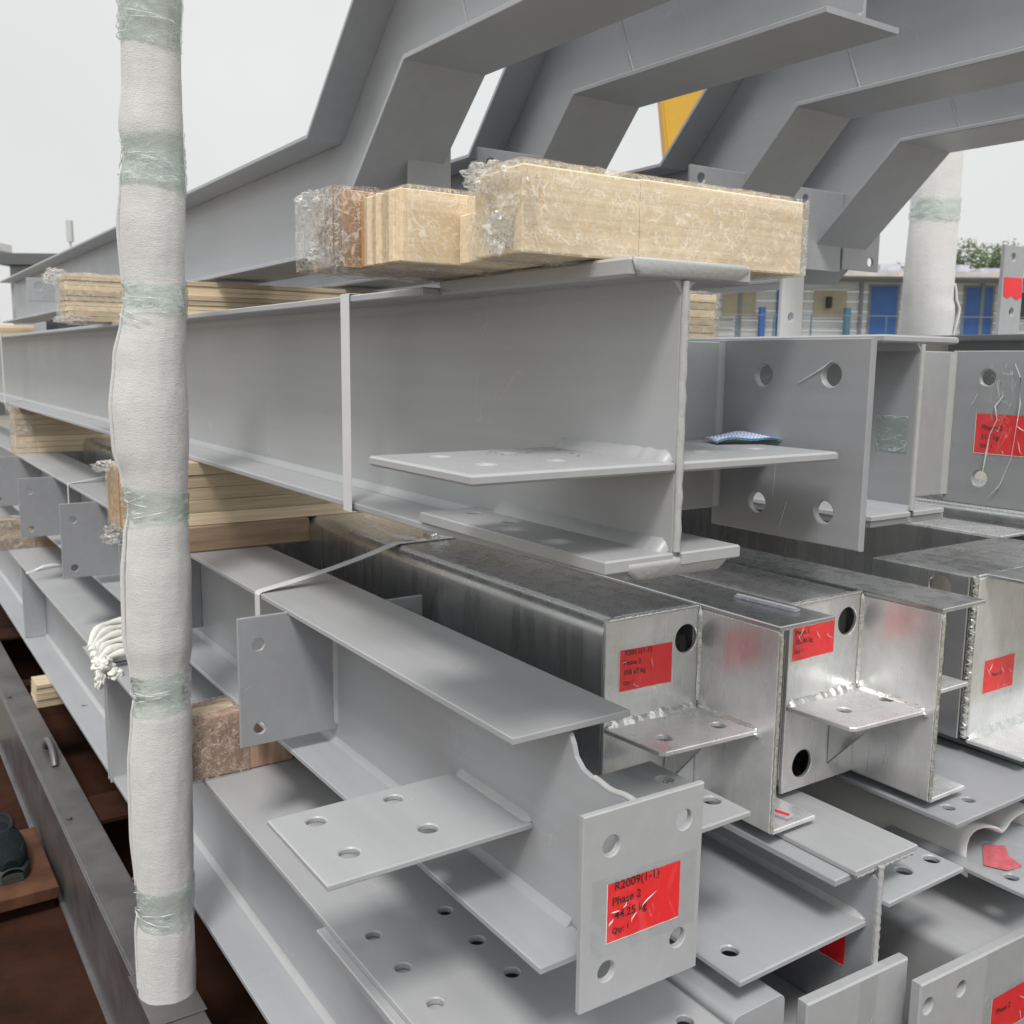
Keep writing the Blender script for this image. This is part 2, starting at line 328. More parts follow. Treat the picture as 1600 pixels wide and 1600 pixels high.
# stickers with print: o is the top left corner, U along the text, V upwards, N outwards
def sticker(parent, o, U, V, w, h, lines, skew=0., tape=True, cut=0):
    o, U, V = Vector(o), Vector(U), Vector(V); N = U.cross(V)
    def P(u, v, d): return o+U*u+V*(v+skew*u)+N*d
    nu, nv = 14, 10
    def q(i, j):
        u = w*i/(nu-1); v = -h*j/(nv-1)
        return P(u, v, .0006+.0004*abs(noise.noise(Vector((u*60, v*60, w*99)))))
    s = put('sticker', grid(nu, nv, q), RED, parent, smooth=60)
    ed = put('sticker_edge', join(ribbon([P(-.0006, 0.0006, .0004), P(-.0006, -h-.0006, .0004)], tuple(U), .0016, .0003),
                                  ribbon([P(0, -h-.0004, .0004), P(w, -h-.0004, .0004)], tuple(V), .0014, .0003)), WHITE, s)
    V0, F0 = [], []
    for (tx, u, v, size) in lines:
        cu = bpy.data.curves.new('t', 'FONT'); cu.body = tx; cu.size = size; cu.resolution_u = 3; cu.offset = .00012
        to = bpy.data.objects.new('t', cu); C.objects.link(to); bpy.context.view_layer.update()
        me = bpy.data.meshes.new_from_object(to.evaluated_get(bpy.context.evaluated_depsgraph_get()))
        k = len(V0)
        V0 += [tuple(P(u+p.co.x, v+p.co.y, .0016)) for p in me.vertices]
        F0 += [tuple(i+k for i in pl.vertices) for pl in me.polygons]
        bpy.data.objects.remove(to); bpy.data.curves.remove(cu); bpy.data.meshes.remove(me)
    if V0: put('printed_text', (V0, F0), INK, s, recalc=False)
    if tape:
        rn = random.Random(int(w*1e5)); ph = rn.uniform(0, 9)
        W2, H2 = w+.055, h*.95+.03
        def tq(i, j):
            u = -.028+W2*i/47; v = .012-H2*j/29
            d = .0026+.0016*abs(noise.noise(Vector((u*34+ph, v*34, 0))))+.0022*max(0, .12-abs(noise.noise(Vector((u*20+ph, v*13, 3)))))/.12
            return P(u, v, d)
        put('clear_tape', grid(48, 30, tq), CTAPE, s, smooth=70)
        for k in range(5):                                       # folded creases of the tape, their glare put in as white
            u0, v0 = rn.uniform(0, w), -rn.uniform(.1, .95)*h; an = rn.uniform(-2.2, .9); ln = rn.uniform(.006, .03)
            pts = [P(u0+ln*t*math.cos(an)+.002*math.sin(5*t+k), v0+ln*t*math.sin(an), .0045) for t in (0, .25, .5, .75, 1)]
            put('tape_crease', tube(pts, [.0002, .0007, .001, .0006, .0001], 5), TCREASE, s, smooth=80)
    return s
TCREASE = film('tape_fold', (.97, .98, .97), .45, .85, 60, .2, .25, (.88, .90, .89))
X, Y, Z = (1, 0, 0), (0, 1, 0), (0, 0, 1); NX, NY, NZ = (-1, 0, 0), (0, -1, 0), (0, 0, -1)

# ------------------------------------------------------------------ setting: ground
GZ = -1.70
def ground_extra(m, n, l, b, mp, rp):
    v = n.new('ShaderNodeTexNoise'); v.inputs['Scale'].default_value = 90; l(mp.outputs[0], v.inputs['Vector'])
    mx = n.new('ShaderNodeMix'); mx.data_type = 'RGBA'; mx.blend_type = 'MULTIPLY'; mx.inputs[0].default_value = .5
    l(rp.outputs[0], mx.inputs[6]); l(v.outputs[0], mx.inputs[7]); l(mx.outputs[2], b.inputs['Base Color'])
GROUND = mat('yard_concrete', (.27, .25, .20), .9, var=.2, nscale=1.3, bump=.6, bscale=30, build=ground_extra)
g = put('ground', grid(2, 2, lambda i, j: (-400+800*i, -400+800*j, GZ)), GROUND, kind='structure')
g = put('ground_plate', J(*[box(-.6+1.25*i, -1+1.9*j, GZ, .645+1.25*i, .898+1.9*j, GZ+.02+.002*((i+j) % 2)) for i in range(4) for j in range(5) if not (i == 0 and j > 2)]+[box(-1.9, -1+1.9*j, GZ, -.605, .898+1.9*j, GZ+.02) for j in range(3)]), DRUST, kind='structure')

# ------------------------------------------------------------------ steel beams
# --- main beam
MB = thing('steel_beam', 'largest pale grey I beam with shelf plates, under the film wrapped plywood', 'steel beam', (.822, .86, -.2557))
YE = 9.0
bf = put('bottom_flange', plate('z', -.2557, .0118, [(.748, .868), (.905, .868), (.932, 1.31), (.932, YE), (.712, YE), (.712, 1.31)], bev=.002), PAINT, MB)
put('top_flange', plate('z', .0935, .0115, rect(.708, 1.286, .935, YE), bev=.0018), PAINT, MB)
put('web', plate('x', .8175, .009, rect(.8635, -.2425, YE, .0935)), PAINT, MB)
put('cover_plate', plate('z', -.2437, .0165, rect(.710, .860, .8165, 1.302), [(.775, 1.250, .0105), (.775, 1.153, .0105)], bev=.002), PAINT, MB)
put('cover_plate', plate('z', -.2437, .0165, rect(.8275, .857, .928, 1.302), [(.872, 1.250, .0105), (.872, 1.153, .0105)], bev=.002), PAINT, MB)
put('top_splice_plate', plate('z', .0945, .0225, [(.735, .862), (.925, .858), (.932, .872), (.932, 1.284), (.735, 1.284)], [(.79, 1.19, .011), (.79, 1.02, .011), (.87, 1.19, .011)], bev=.0035), PAINT, MB)
put('shelf_plate', plate('z', -.1295, .0125, rect(.531, .8625, .8165, 1.104), [(.60, 1.052, .0125), (.60, .945, .0125), (.70, 1.052, .0125), (.70, .945, .0125)], bev=.0028), PAINT, MB)
put('shelf_plate', plate('z', -.1295, .0125, rect(.8275, .8600, 1.114, 1.104), [(.95, .945, .0125), (1.05, .945, .0125)], bev=.0028), PAINT, MB)
put('end_plate', plate('x', 1.140, .012, rect(.836, -.2545, 1.118, .0362), [(1.022, -.017, .0160), (.8993, -.0145, .0160), (1.0236, -.2088, .0160), (.8996, -.207, .0160)], bev=.0018), PAINT3, MB)
put('stub_plate', plate('y', 1.1075, .010, rect(.8275, -.2265, 1.1395, .0330)), PAINT2, MB)
put('weld_bead', J(
    bead((.8175, .868, -.117), (.8175, 1.10, -.117), NX, Z, .0135, .12, .006, 3, .14),
    bead((.8265, .868, -.117), (.8265, 1.10, -.117), X, Z, .008, .14, .008, 4),
    bead((.8175, .870, -.2272), (.8175, 1.255, -.2272), NX, Z, .0150, .12, .006, 5, .12),
    bead((.8265, .870, -.2272), (.8265, 1.255, -.2272), X, Z, .013, .14, .008, 6),
    bead((1.1395, 1.1075, -.225), (1.1395, 1.1075, .033), NX, NY, .0075, .049, .008, 8, .0)), PAINT, MB, smooth=70)
put('root_fillet', J(
    bead((.8175, 1.26, -.2435), (.8175, YE, -.2435), NX, Z, .013, .01), bead((.8265, 1.3, -.2435), (.8265, YE, -.2435), X, Z, .013, .01),
    bead((.8175, 1.286, .0935), (.8175, YE, .0935), NX, NZ, .013, .01), bead((.8265, 1.286, .0935), (.8265, YE, .0935), X, NZ, .013, .01),
    bead((.8175, .8635, .0945), (.8175, 1.286, .0945), NX, NZ, .015, .04, .02, 2, .02), bead((.8265, .8635, .0945), (.8265, 1.286, .0945), X, NZ, .015, .04, .02, 2, .02)), PAINT, MB, smooth=60)
put('weld_bead', tube([(.822, .861+.0006*math.sin(i*2.2), -.226+.32*i/24) for i in range(25)], [.0050+.0013*noise.noise(Vector((i*.9, 2, 0))) for i in range(25)], 8), WELD, MB, smooth=80)
put('end_weld_fill', J(plate('y', .8585, .012, [(.762, -.2560), (.896, -.2560), (.914, -.2425), (.914, -.2320), (.744, -.2320), (.744, -.2425)], bev=.004),
    plate('y', .8555, .008, [(.746, .0955), (.900, .0965), (.9235, .1100), (.918, .1172), (.738, .1165)], bev=.0035)), WELD, MB, smooth=80)

# --- second beam on the upper layer
B2 = thing('steel_beam', 'grey I beam right of the largest beam, taped red sticker on its side plate', 'steel beam', (1.5, 1.0, -.268))
put('bottom_flange', plate('z', -.268, .0115, rect(1.395, 1.004, 1.60, YE), bev=.002), PAINT2, B2)
put('cover_plate', plate('z', -.2565, .010, rect(1.388, .998, 1.4945, 1.36), bev=.002), PAINT, B2)
put('cover_plate', plate('z', -.2565, .010, rect(1.5045, .998, 1.592, 1.36), bev=.002), PAINT, B2)
put('top_flange', plate('z', .0365, .0125, rect(1.389, .998, 1.597, YE), bev=.003), PAINT, B2)
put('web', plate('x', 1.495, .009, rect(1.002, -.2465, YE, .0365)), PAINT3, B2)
put('end_plate', plate('x', 1.825, .011, rect(.89, -.270, 1.150, .0295), [(1.075, -.0216, .0155), (1.075, -.217, .0155), (.955, -.0216, .0155), (.955, -.217, .0155)], bev=.0018), PAINT3, B2)
put('stub_plate', plate('y', 1.1495, .009, rect(1.5045, -.256, 1.8245, .0275)), PAINT, B2)
put('weld_bead', J(bead((1.8245, 1.1495, -.255), (1.8245, 1.1495, .027), NX, NY, .009, .049, .008, 9, .0),
    tube([(1.4995, 1.001, -.245+.28*i/20) for i in range(21)], [.0048+.0008*math.sin(i*3.1) for i in range(21)], 8)), WELD, B2, smooth=80)
put('root_fillet', J(bead((1.495, 1.002, .0365), (1.495, YE, .0365), NX, NZ, .013, .01), bead((1.504, 1.002, .0365), (1.504, YE, .0365), X, NZ, .013, .01),
    bead((1.495, 1.002, -.2465), (1.495, YE, -.2465), NX, Z, .010, .01), bead((1.504, 1.002, -.2465), (1.504, YE, -.2465), X, Z, .010, .01)), PAINT2, B2, smooth=60)
sticker(B2, (1.8248, 1.0905, -.091), NY, Z, .125, .076, [('Phase 2', .012, -.030, .014), ('113 kg', .012, -.048, .014), ('Qty: 1', .012, -.064, .010)])

CR_ = lambda o, pts, r=.0012: put('tape_crease', tube(pts, [r*.3]+[r*.6*(.7+.5*math.sin(i*1.9)) for i in range(len(pts)-2)]+[r*.2], 6), TCREASE, o, smooth=80)
put('clear_tape', grid(22, 44, lambda i, j: (1.8222-.0030*abs(noise.noise(Vector((i*.35, j*.22, 4)))), 1.095-.165*i/21, .012-.262*j/43)), CTAPE, B2, smooth=60)
CR_(B2, [(1.8195, y, z) for y, z in ((1.045, -.03), (1.038, -.055), (1.052, -.075), (1.046, -.10), (1.058, -.13), (1.062, -.165), (1.066, -.20), (1.072, -.235))], .0030)
CR_(B2, [(1.8195, y, z) for y, z in ((1.02, .005), (1.008, -.02), (1.004, -.07), (1.008, -.12), (1.012, -.17), (1.03, -.225), (1.05, -.25))], .0022)
CR_(B2, [(1.8195, y, z) for y, z in ((1.10, -.075), (1.09, -.055), (1.092, -.04))], .0015)
put('tape_scrap', grid(14, 14, lambda i, j: (1.4940-.0030*abs(noise.noise(Vector((i*.5, j*.5, 14)))), 1.075-.062*i/13, -.085-.062*j/13)), TAPE, B2, smooth=60)
CR_(MB, [(1.1385, y, z) for y, z in ((.955, -.026), (.935, -.016), (.912, -.004), (.898, .006))], .0016)
CR_(MB, [(1.1385, y, z) for y, z in ((.965, -.20), (.972, -.225), (.978, -.245))], .0012)
CR_(MB, [(1.1385, y, z) for y, z in ((.988, -.13), (.990, -.16), (.992, -.195))], .0010)

# --- beam with the end plate sticker R2009
RB = thing('steel_beam', 'pale grey I beam whose end plate carries the red sticker R2009(1-1)', 'steel beam', (.787, .87, -.785))
put('top_flange', plate('z', -.4935, .0105, rect(.684, 1.006, .8834, YE), bev=.0016), PAINT, RB)
put('bottom_flange', plate('z', -.785, .0105, rect(.689, .944, .887, YE), bev=.0016), PAINT2, RB)
cope = [(1.030, -.4935), (1.014, -.500), (1.006, -.512), (1.000, -.528), (.985, -.540), (.962, -.5455), (.925, -.5475), (.8795, -.5480)]
put('web', plate('x', .7825, .008, [(.8795, -.7745), (YE, -.7745), (YE, -.4935)]+cope, bev=.0014), PAINT2, RB)
EPL = put('end_plate', plate('y', .8694, .010, [(.6955, -.7995), (.8945, -.8045), (.8965, -.5425), (.6950, -.5395)], [(.740, -.5876, .0133), (.862, -.5857, .0133), (.8577, -.7497, .0133), (.7371, -.7546, .0133)], bev=.0016), PAINT, RB)
put('shelf_plate', plate('z', -.6725, .0100, rect(.462, 1.096, .782, 1.312), [(.5204, 1.270, .0142), (.6486, 1.276, .0142), (.6462, 1.1634, .0142), (.522, 1.1594, .0142)], bev=.0022), PAINT, RB)
put('shelf_plate', plate('z', -.6725, .0100, rect(.7905, .951, 1.080, 1.175), [(1.0568, 1.0095, .0138), (1.048, 1.105, .0138), (.94, 1.0095, .0138), (.94, 1.105, .0138)], bev=.0022), PAINT, RB)
def fin(y, xl, top=-.488, bot=-.745, name='fin_plate'):
    put(name, plate('y', y, .008, [(xl, bot), (.782, bot), (.782, -.4945), (.683, -.4945), (.683, top), (xl, top)], [(xl+.040, top-.056, .0118), (xl+.038, bot+.034, .0118)], bev=.0012), PAINT3, RB)
fin(1.7885, .583); fin(2.70, .570, -.490, -.790+.045); fin(3.5307, .5635, -.487, -.742); fin(4.3687, .549, -.488, -.730); fin(5.35, .549, -.488, -.730)
put('fin_plate', plate('y', 1.7885, .008, [(.7910, -.745), (.981, -.745), (.981, -.491), (.885, -.491), (.885, -.4945), (.7910, -.4945)], [(.945, -.53, .0118)]), PAINT3, RB)
put('root_fillet', J(*[bead((.7825, 1.0, -.7745), (.7825, YE, -.7745), NX, Z, .011, .01), bead((.7905, 1.0, -.7745), (.7905, YE, -.7745), X, Z, .011, .01),
    bead((.7825, 1.03, -.4935), (.7825, YE, -.4935), NX, NZ, .010, .01)]), PAINT2, RB, smooth=60)
put('weld_bead', J(bead((.7825, 1.10, -.6625), (.7825, 1.31, -.6625), NX, Z, .010, .06, .006, 11, .10), bead((.7825, 1.7885, -.74), (.7825, 1.7885, -.50), NX, NY, .007, .12, .008, 12, .1),
    bead((.7825, .8795, -.765), (.7825, .8795, -.56), NX, Y, .009, .14, .008, 13), bead((.7905, .8795, -.765), (.7905, .8795, -.56), X, Y, .009, .14, .008, 14),
    bead((.683, 1.7885, -.490), (.683, 1.80, -.490), NX, Z, .005, .1, .004, 15),
    tube([(.7865, .8795+.125*i/12, -.5475+.002*math.sin(i)) for i in range(9)], [.0048]*9, 8)), WELD, RB, smooth=80)
sticker(RB, (.7350, .8694, -.6375), X, Z, .122, .079, [('R2009(1-1)', .010, -.0105, .0165), ('Phase 2', .007, -.0300, .0155), ('44.25 kg', .012, -.0495, .0155), ('Qty: 1', .008, -.0680, .0110)], skew=-.02)

rn = random.Random(3)
def drops(t, x0, y0, x1, y1, z, n):
    gs = []
    for _ in range(n):
        x, y, r = rn.uniform(x0, x1), rn.uniform(y0, y1), rn.uniform(.0008, .0022)
        gs.append(([(x+r*math.cos(k*R(60)), y+r*math.sin(k*R(60)), z) for k in range(6)]+[(x+.6*r*math.cos(k*R(60)), y+.6*r*math.sin(k*R(60)), z+r*.4) for k in range(6)]+[(x, y, z+r*.5)], [(k, (k+1) % 6, 6+(k+1) % 6, 6+k) for k in range(6)]+[(6+k, 6+(k+1) % 6, 12) for k in range(6)]))
    put('water_droplets', join(*gs), WATER, t, smooth=60, kind='stuff')
WATER = bpy.data.materials.new('water_drop'); WATER.use_nodes = True
WATER.node_tree.nodes['Principled BSDF'].inputs['Transmission Weight'].default_value = 1
WATER.node_tree.nodes['Principled BSDF'].inputs['Roughness'].default_value = .02
drops(MB, .66, .95, .80, 1.08, -.1170, 22)

# --- lower layer, left: long deep beam in two lengths bolted end to end
def deep(y0, y1, label, cover, holes):
    t = thing('deep_steel_beam', label, 'steel beam', (.70, y0, -1.302), 'deep beams of the lowest layer')
    put('top_flange', plate('z', -.9415, .0115, rect(.600, y0, .972, y1), holes, bev=.0016), PAINT, t)
    put('web', plate('x', .700, .010, rect(y0+.002, -1.289, y1-.002, -.9415)), PAINT2, t)
    put('bottom_flange', plate('z', -1.302, .013, rect(.600, y0, .840, y1), [(.657, y0+.70, .012)], bev=.0016), PAINT2, t)
    put('cover_plate', plate('z', -.9575, .0155, rect(.586, cover[0], .698, cover[1]), bev=.0022), PAINT, t)
    for ye in (y0, y1-.012):
        put('end_plate', plate('y', ye-.001 if ye == y0 else ye+.001, .012, [(.594, -1.306), (.698, -1.306), (.698, -.9425), (.594, -.9425)]), PAINT, t)
    put('root_fillet', bead((.700, y0+.02, -1.289), (.700, y1-.02, -1.289), NX, Z, .012, .02), WELD, t, smooth=60)
    return t
NEARB = deep(.52, 3.095, 'deep grey beam at the bottom whose wide top flange has rows of bolt holes', (.53, 1.44),
             [(x, y, .0125) for x in (.650, .785) for y in (1.3545, 1.2515, 1.1495)]+[(.929, .9206, .0125)])
FARB = deep(3.115, 9.0, 'deep grey beam continuing behind the white padded post, under the knotted white rope', (3.13, 3.385), [(.66, 3.27, .012)])
put('stiffener', plate('y', 4.9, .008, rect(.605, -1.288, .699, -.9425)), PAINT2, FARB)
put('weld_bead', bead((.972, .53, -.93), (.972, 3.0, -.93), NX, Z, .0006, .1), PAINT, NEARB)

# --- galvanised box girders
def galv(name, label, x0, xw, xf, yf, yw, shz, holes, shy, shh, zt=-.415, zb=-.770):
    t = thing(name, label, 'steel beam', (x0, yf, zb), 'galvanised box beams')
    outer = rrect(x0, zb, xw-.001, zt, .030, 7); inner = rrect(x0+.007, zb+.007, xw-.008, zt-.007, .023, 7)
    put('box_tube', plate('y', yf+.0075, 7.5-yf, outer, [inner], bev=.0008), GALV, t, smooth=35)
    put('end_plate', plate('y', yf, .007, rect(x0+.001, zb+.001, xw-.0005, zt-.001), holes, bev=.001), GALVL, t)
    put('side_web', plate('x', xw, .008, rect(yw, zb+.001, 7.4, zt-.009), bev=.0016), GALVL, t)
    put('top_flange', plate('z', zt-.0085, .008, rect(xw-.0005, yw-.001, xf, 7.4), bev=.0016), GALV, t)
    put('bottom_flange', plate('z', zb-.004, .009, rect(xw+.0085, yw, xf-.018, 7.4), bev=.0016), GALVL, t)
    sp = [(x0+.001, yf-.001), (x0+.001, yf-.012), (x0+.012, shy+.008), (x0+.020, shy), (xw-.001, shy-.012), (xw-.001, yf-.001)]
    put('shelf_plate', plate('z', shz-.008, .008, sp, shh, bev=.0014), GALVL, t)
    gx = xw-.075
    put('gusset', plate('x', gx, .006, [(yf-.001, shz-.009), (shy+.02, shz-.009), (yf-.001, shz-.135)]), GALV, t)
    put('weld_bead', J(bead((x0+.004, yf, shz), (xw-.002, yf, shz), NY, Z, .0095, .35, .005, int(x0*100), .14),
        bead((xw, yf-.001, shz+.005), (xw, yf-.001, zt-.004), NX, NY, .0045, .25, .006, 21, .1),
        bead((xw, shy-.01, shz), (xw, yf, shz), NX, Z, .005, .25, .006, 22, .1),
        tube([(x0+.004+(xw-x0-.006)*i/30, yf-.0005, zt-.003+.0012*noise.noise(Vector((i*.7, 1, x0)))) for i in range(31)], [.0026+.0016*noise.noise(Vector((i*.8, x0*9, 0))) for i in range(31)], 6),
        tube([(xw-.001, shy-.011+.004*math.sin(i), shz-.006-.001*i) for i in range(7)], [.004+.0015*math.sin(i*2) for i in range(7)], 6)), GWELD, t, smooth=80)
    put('weld_bead', tube([(xw+.004+.0005*math.sin(i*1.7), yw-.001, zb+.004+(zt-zb-.012)*i/60) for i in range(61)], [.0040+.0011*noise.noise(Vector((i*.8, 5, x0))) for i in range(61)], 6), GWELD, t, smooth=80)
    return t
G1 = galv('galvanised_beam', 'shiny galvanised box beam with the red sticker R2011 beside its round hole', 1.000, 1.213, 1.346, 1.205, 1.027, -.600,
          [(1.1816, -.4736, .0255)], 1.074, [(1.058, 1.120, .0132), (1.1736, 1.114, .0132)])
G2 = galv('galvanised_beam', 'shiny galvanised box beam with two round holes, second from the left', 1.348, 1.546, 1.678, 1.120, .957, -.603,
          [(1.5075, -.4685, .0262), (1.4018, -.7221, .0262)], .985, [(1.4229, 1.0523, .0132), (1.5356, 1.0481, .0132)])
put('side_shelf', plate('z', -.578, .008, rect(1.5545, .968, 1.662, 1.10), bev=.0014), GALVL, G2)
put('weld_bead', bead((1.5545, .975, -.570), (1.5545, 1.10, -.570), X, Z, .007, .3, .006, 77, .14), GWELD, G2, smooth=80)
sticker(G1, (1.0315, 1.205, -.4720), X, Z, .117, .071, [('R2011(1-1)', .009, -.010, .0135), ('Phase 2', .008, -.0265, .0125), ('356.67 kg', .008, -.0430, .0125), ('Qty: 1', .008, -.0600, .0090)], skew=-.02)
sticker(G2, (1.357, 1.120, -.4560), X, Z, .113, .0665, [('Phase 2', .006, -.019, .0120), ('323.84 kg', .006, -.0360, .0120), ('Qty: 1', .006, -.0520, .0090)], skew=.012)
put('torn_tape', ([(1.497, 1.1188, -.535), (1.553, 1.1185, -.527), (1.541, 1.1175, -.492), (1.520, 1.1182, -.505)], [(0, 1, 2, 3)]), WRAPM, G2)
# third: deep bracket block
G3 = thing('galvanised_bracket', 'bright galvanised end block at the right edge with a lumpy weld down its corner', 'steel bracket', (1.838, 1.07, -.756))
put('side_plate', plate('x', 1.838, .009, rect(1.085, -.756, 1.312, -.416), [(1.148, -.4485, .0245)], bev=.0016), GALV, G3)
put('top_plate', plate('z', -.4255, .0095, rect(1.848, 1.083, 2.34, 1.312), bev=.0016), GALV, G3)
put('front_plate', plate('y', 1.070, .012, rect(1.852, -.752, 2.42, -.419), bev=.002), GALVL, G3)
put('back_light_stop', plate('y', 1.301, .008, rect(1.848, -.750, 2.33, -.427)), GALV, G3)  # added plate, closes the open back so the side hole stays dark
put('bottom_light_stop', plate('z', -.7505, .008, rect(1.848, 1.083, 2.33, 1.300)), GALV, G3)  # added underneath to keep light out of the block
put('top_strip', plate('z', -.4180, .008, rect(1.866, .93, 2.42, 1.068), bev=.0016), GALV, G3)
put('bottom_flange', plate('z', -.761, .0085, rect(1.846, .952, 2.42, 1.069), bev=.0016), GALVL, G3)
put('rear_web', plate('x', 2.335, .008, rect(1.313, -.756, 6.5, -.420), bev=.0016), GALV, G3)
put('rear_flange', plate('z', -.4235, .008, rect(2.344, 1.313, 2.50, 6.5), bev=.0016), GALVL, G3)
put('weld_bead', J(tube([(1.8455+.0008*math.sin(i*1.3), 1.0765, -.752+.334*i/60) for i in range(61)], [.0072+.0022*noise.noise(Vector((i*.9, 3, 0)))+.0016*noise.noise(Vector((i*.37, 9, 0))) for i in range(61)], 8),
    bead((1.856, 1.070, -.7525), (2.40, 1.070, -.7525), NY, Z, .012, .2, .01, 31, .1),
    tube([(1.85+.03*i, 1.076, -.4165) for i in range(18)], [.004+.0012*math.sin(i*2.9) for i in range(18)], 6)), GWELD, G3, smooth=80)
sticker(G3, (1.8905, 1.070, -.5965), X, Z, .113, .0700, [('Phase 2', .030, -.037, .0110)])
G4 = thing('galvanised_beam', 'long rounded galvanised tube lying furthest right behind the bracket', 'steel beam', (2.52, 1.2, -.77), 'galvanised box beams')
put('box_tube', plate('y', 1.2, 6.3, rrect(2.52, -.77, 2.86, -.375, .045), [rrect(2.53, -.76, 2.85, -.385, .038)], bev=.0008), GALV, G4, smooth=35)
put('side_flange', plate('z', -.383, .008, rect(2.87, 1.2, 3.15, 7.5)), GALVL, G4)
put('inner_rail', plate('x', 1.70, .008, rect(1.75, -.72, 7, -.43)), GALV, G2)

# --- grey beams under the galvanised ones
L1 = thing('steel_beam', 'grey I beam with double top plate and wide shelf, under the galvanised beams', 'steel beam', (1.31, .88, -1.092))
put('cover_plate', plate('z', -.7935, .0105, rect(1.256, .888, 1.4165, YE-2), bev=.0018), PAINT, L1)
put('top_flange', plate('z', -.8060, .0122, rect(1.222, .900, 1.405, YE-2), bev=.0018), PAINT2, L1)
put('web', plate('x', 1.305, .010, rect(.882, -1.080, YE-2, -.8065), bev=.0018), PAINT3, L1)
put('bottom_flange', plate('z', -1.092, .0115, rect(1.21, .90, 1.42, YE-2)), PAINT2, L1)
put('shelf_plate', plate('z', -.8980, .0110, rect(1.0135, .897, 1.3045, 1.75), [(1.058, .960, .0135), (1.20, 1.55, .0135)], bev=.0022), PAINT2, L1)
put('shelf_plate', plate('z', -.8545, .0105, rect(1.3155, .866, 1.522, 1.022), [(1.4246, .9153, .0135), (1.4998, .9133, .0135), (1.36, .985, .012)], bev=.0022), PAINT2, L1)
put('weld_bead', J(tube([(1.310+.0006*math.sin(i*2.1), .881, -1.05+.262*i/40) for i in range(41)], [.0052+.0008*math.sin(i*2.7) for i in range(41)], 6),
    tube([(1.262+.15*i/24, .892, -.7955+.0012*math.sin(i*2.1)) for i in range(25)], [.0045+.001*math.sin(i*3.3) for i in range(25)], 6),
    bead((1.305, .90, -.887), (1.305, 1.75, -.887), NX, Z, .009, .12, .01, 41)), WELD, L1, smooth=80)
sticker(L1, (1.3048, .998, -.921), NY, Z, .064, .066, [('Phase 2', .006, -.02, .010), ('Qty: 1', .006, -.04, .009)], tape=False)

EP1 = thing('end_plated_beam', 'grey beam at the bottom edge closed by a thick blank end plate', 'steel beam', (1.24, .86, -1.23), 'lower beams with end plates')
put('end_plate', plate('y', .860, .021, [(1.1215, -1.235), (1.3755, -1.235), (1.3715, -.9560), (1.1215, -.9435)], bev=.0028), PAINT, EP1)
put('box_tube', plate('y', .886, 5, rrect(.990, -1.20, 1.102, -.931, .014), bev=.0008), PAINT2, EP1, smooth=35)
put('web', plate('x', 1.24, .009, rect(.882, -1.22, 5.8, -1.10)), PAINT3, EP1)
put('tape_patch', grid(12, 16, lambda i, j: (1.245+.045*i/11, .8590-.0012*abs(noise.noise(Vector((i*.5, j*.5, 3)))), -.952-.17*j/15)), CTAPE, EP1, smooth=60)
EP2 = thing('end_plated_beam', 'grey box beam in the bottom right corner with two bolt holes in its end plate', 'steel beam', (1.5, .82, -1.27), 'lower beams with end plates')
put('end_plate', plate('y', .820, .020, [(1.3480, -1.28), (1.76, -1.29), (1.755, -.9955), (1.3480, -.9738)], [(1.4642, -1.0228, .0125), (1.3709, -1.0182, .0125), (1.66, -1.225, .0125)], bev=.0028), PAINT, EP2)
put('box_tube', plate('y', .8405, 5, rrect(1.530, -1.27, 1.800, -1.000, .020), bev=.0008), PAINT, EP2, smooth=35)
sticker(EP2, (1.5645, .820, -1.0810), X, Z, .125, .075, [('Phase 2', .014, -.033, .0150)], skew=-.03)
put('tape_patch', grid(18, 30, lambda i, j: (1.535+.12*i/17, .8185-.0022*abs(noise.noise(Vector((i*.6, j*.5, 9)))), -.983-.24*j/29)), CTAPE, EP2, smooth=60)
L2 = thing('steel_beam', 'shaded grey beam under the second galvanised beam, two small holes in its shelf', 'steel beam', (1.7, .90, -1.0))
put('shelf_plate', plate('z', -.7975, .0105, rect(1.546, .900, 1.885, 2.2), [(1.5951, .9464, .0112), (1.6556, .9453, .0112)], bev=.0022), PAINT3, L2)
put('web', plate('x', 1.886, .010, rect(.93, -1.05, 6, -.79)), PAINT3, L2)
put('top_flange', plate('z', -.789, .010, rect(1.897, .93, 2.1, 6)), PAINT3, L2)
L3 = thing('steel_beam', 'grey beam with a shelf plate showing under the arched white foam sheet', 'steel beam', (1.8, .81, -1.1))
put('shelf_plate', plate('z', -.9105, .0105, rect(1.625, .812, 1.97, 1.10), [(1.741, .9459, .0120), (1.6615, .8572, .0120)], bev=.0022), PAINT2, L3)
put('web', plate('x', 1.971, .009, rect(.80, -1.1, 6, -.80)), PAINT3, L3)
put('torn_sticker', ([(1.655, .905, -.8975), (1.727, .950, -.8975), (1.760, .925, -.8972), (1.728, .900, -.8975), (1.712, .865, -.8975), (1.672, .870, -.8970)], [(0, 1, 2, 3, 4, 5)]), mat('faded_sticker', (.60, .12, .15), .5, var=.25, nscale=40), L3)
put('torn_tape', grid(14, 10, lambda i, j: (1.64+.20*i/13, .84+.13*j/9, -.8955+.002*abs(noise.noise(Vector((i*.5, j*.5, 7)))))), CTAPE, L3, smooth=60)
FW = thing('foam_sheet', 'arched white foam sheet between the lower grey beams on the right', 'foam sheet', (1.67, .95, -.91))
prof = []
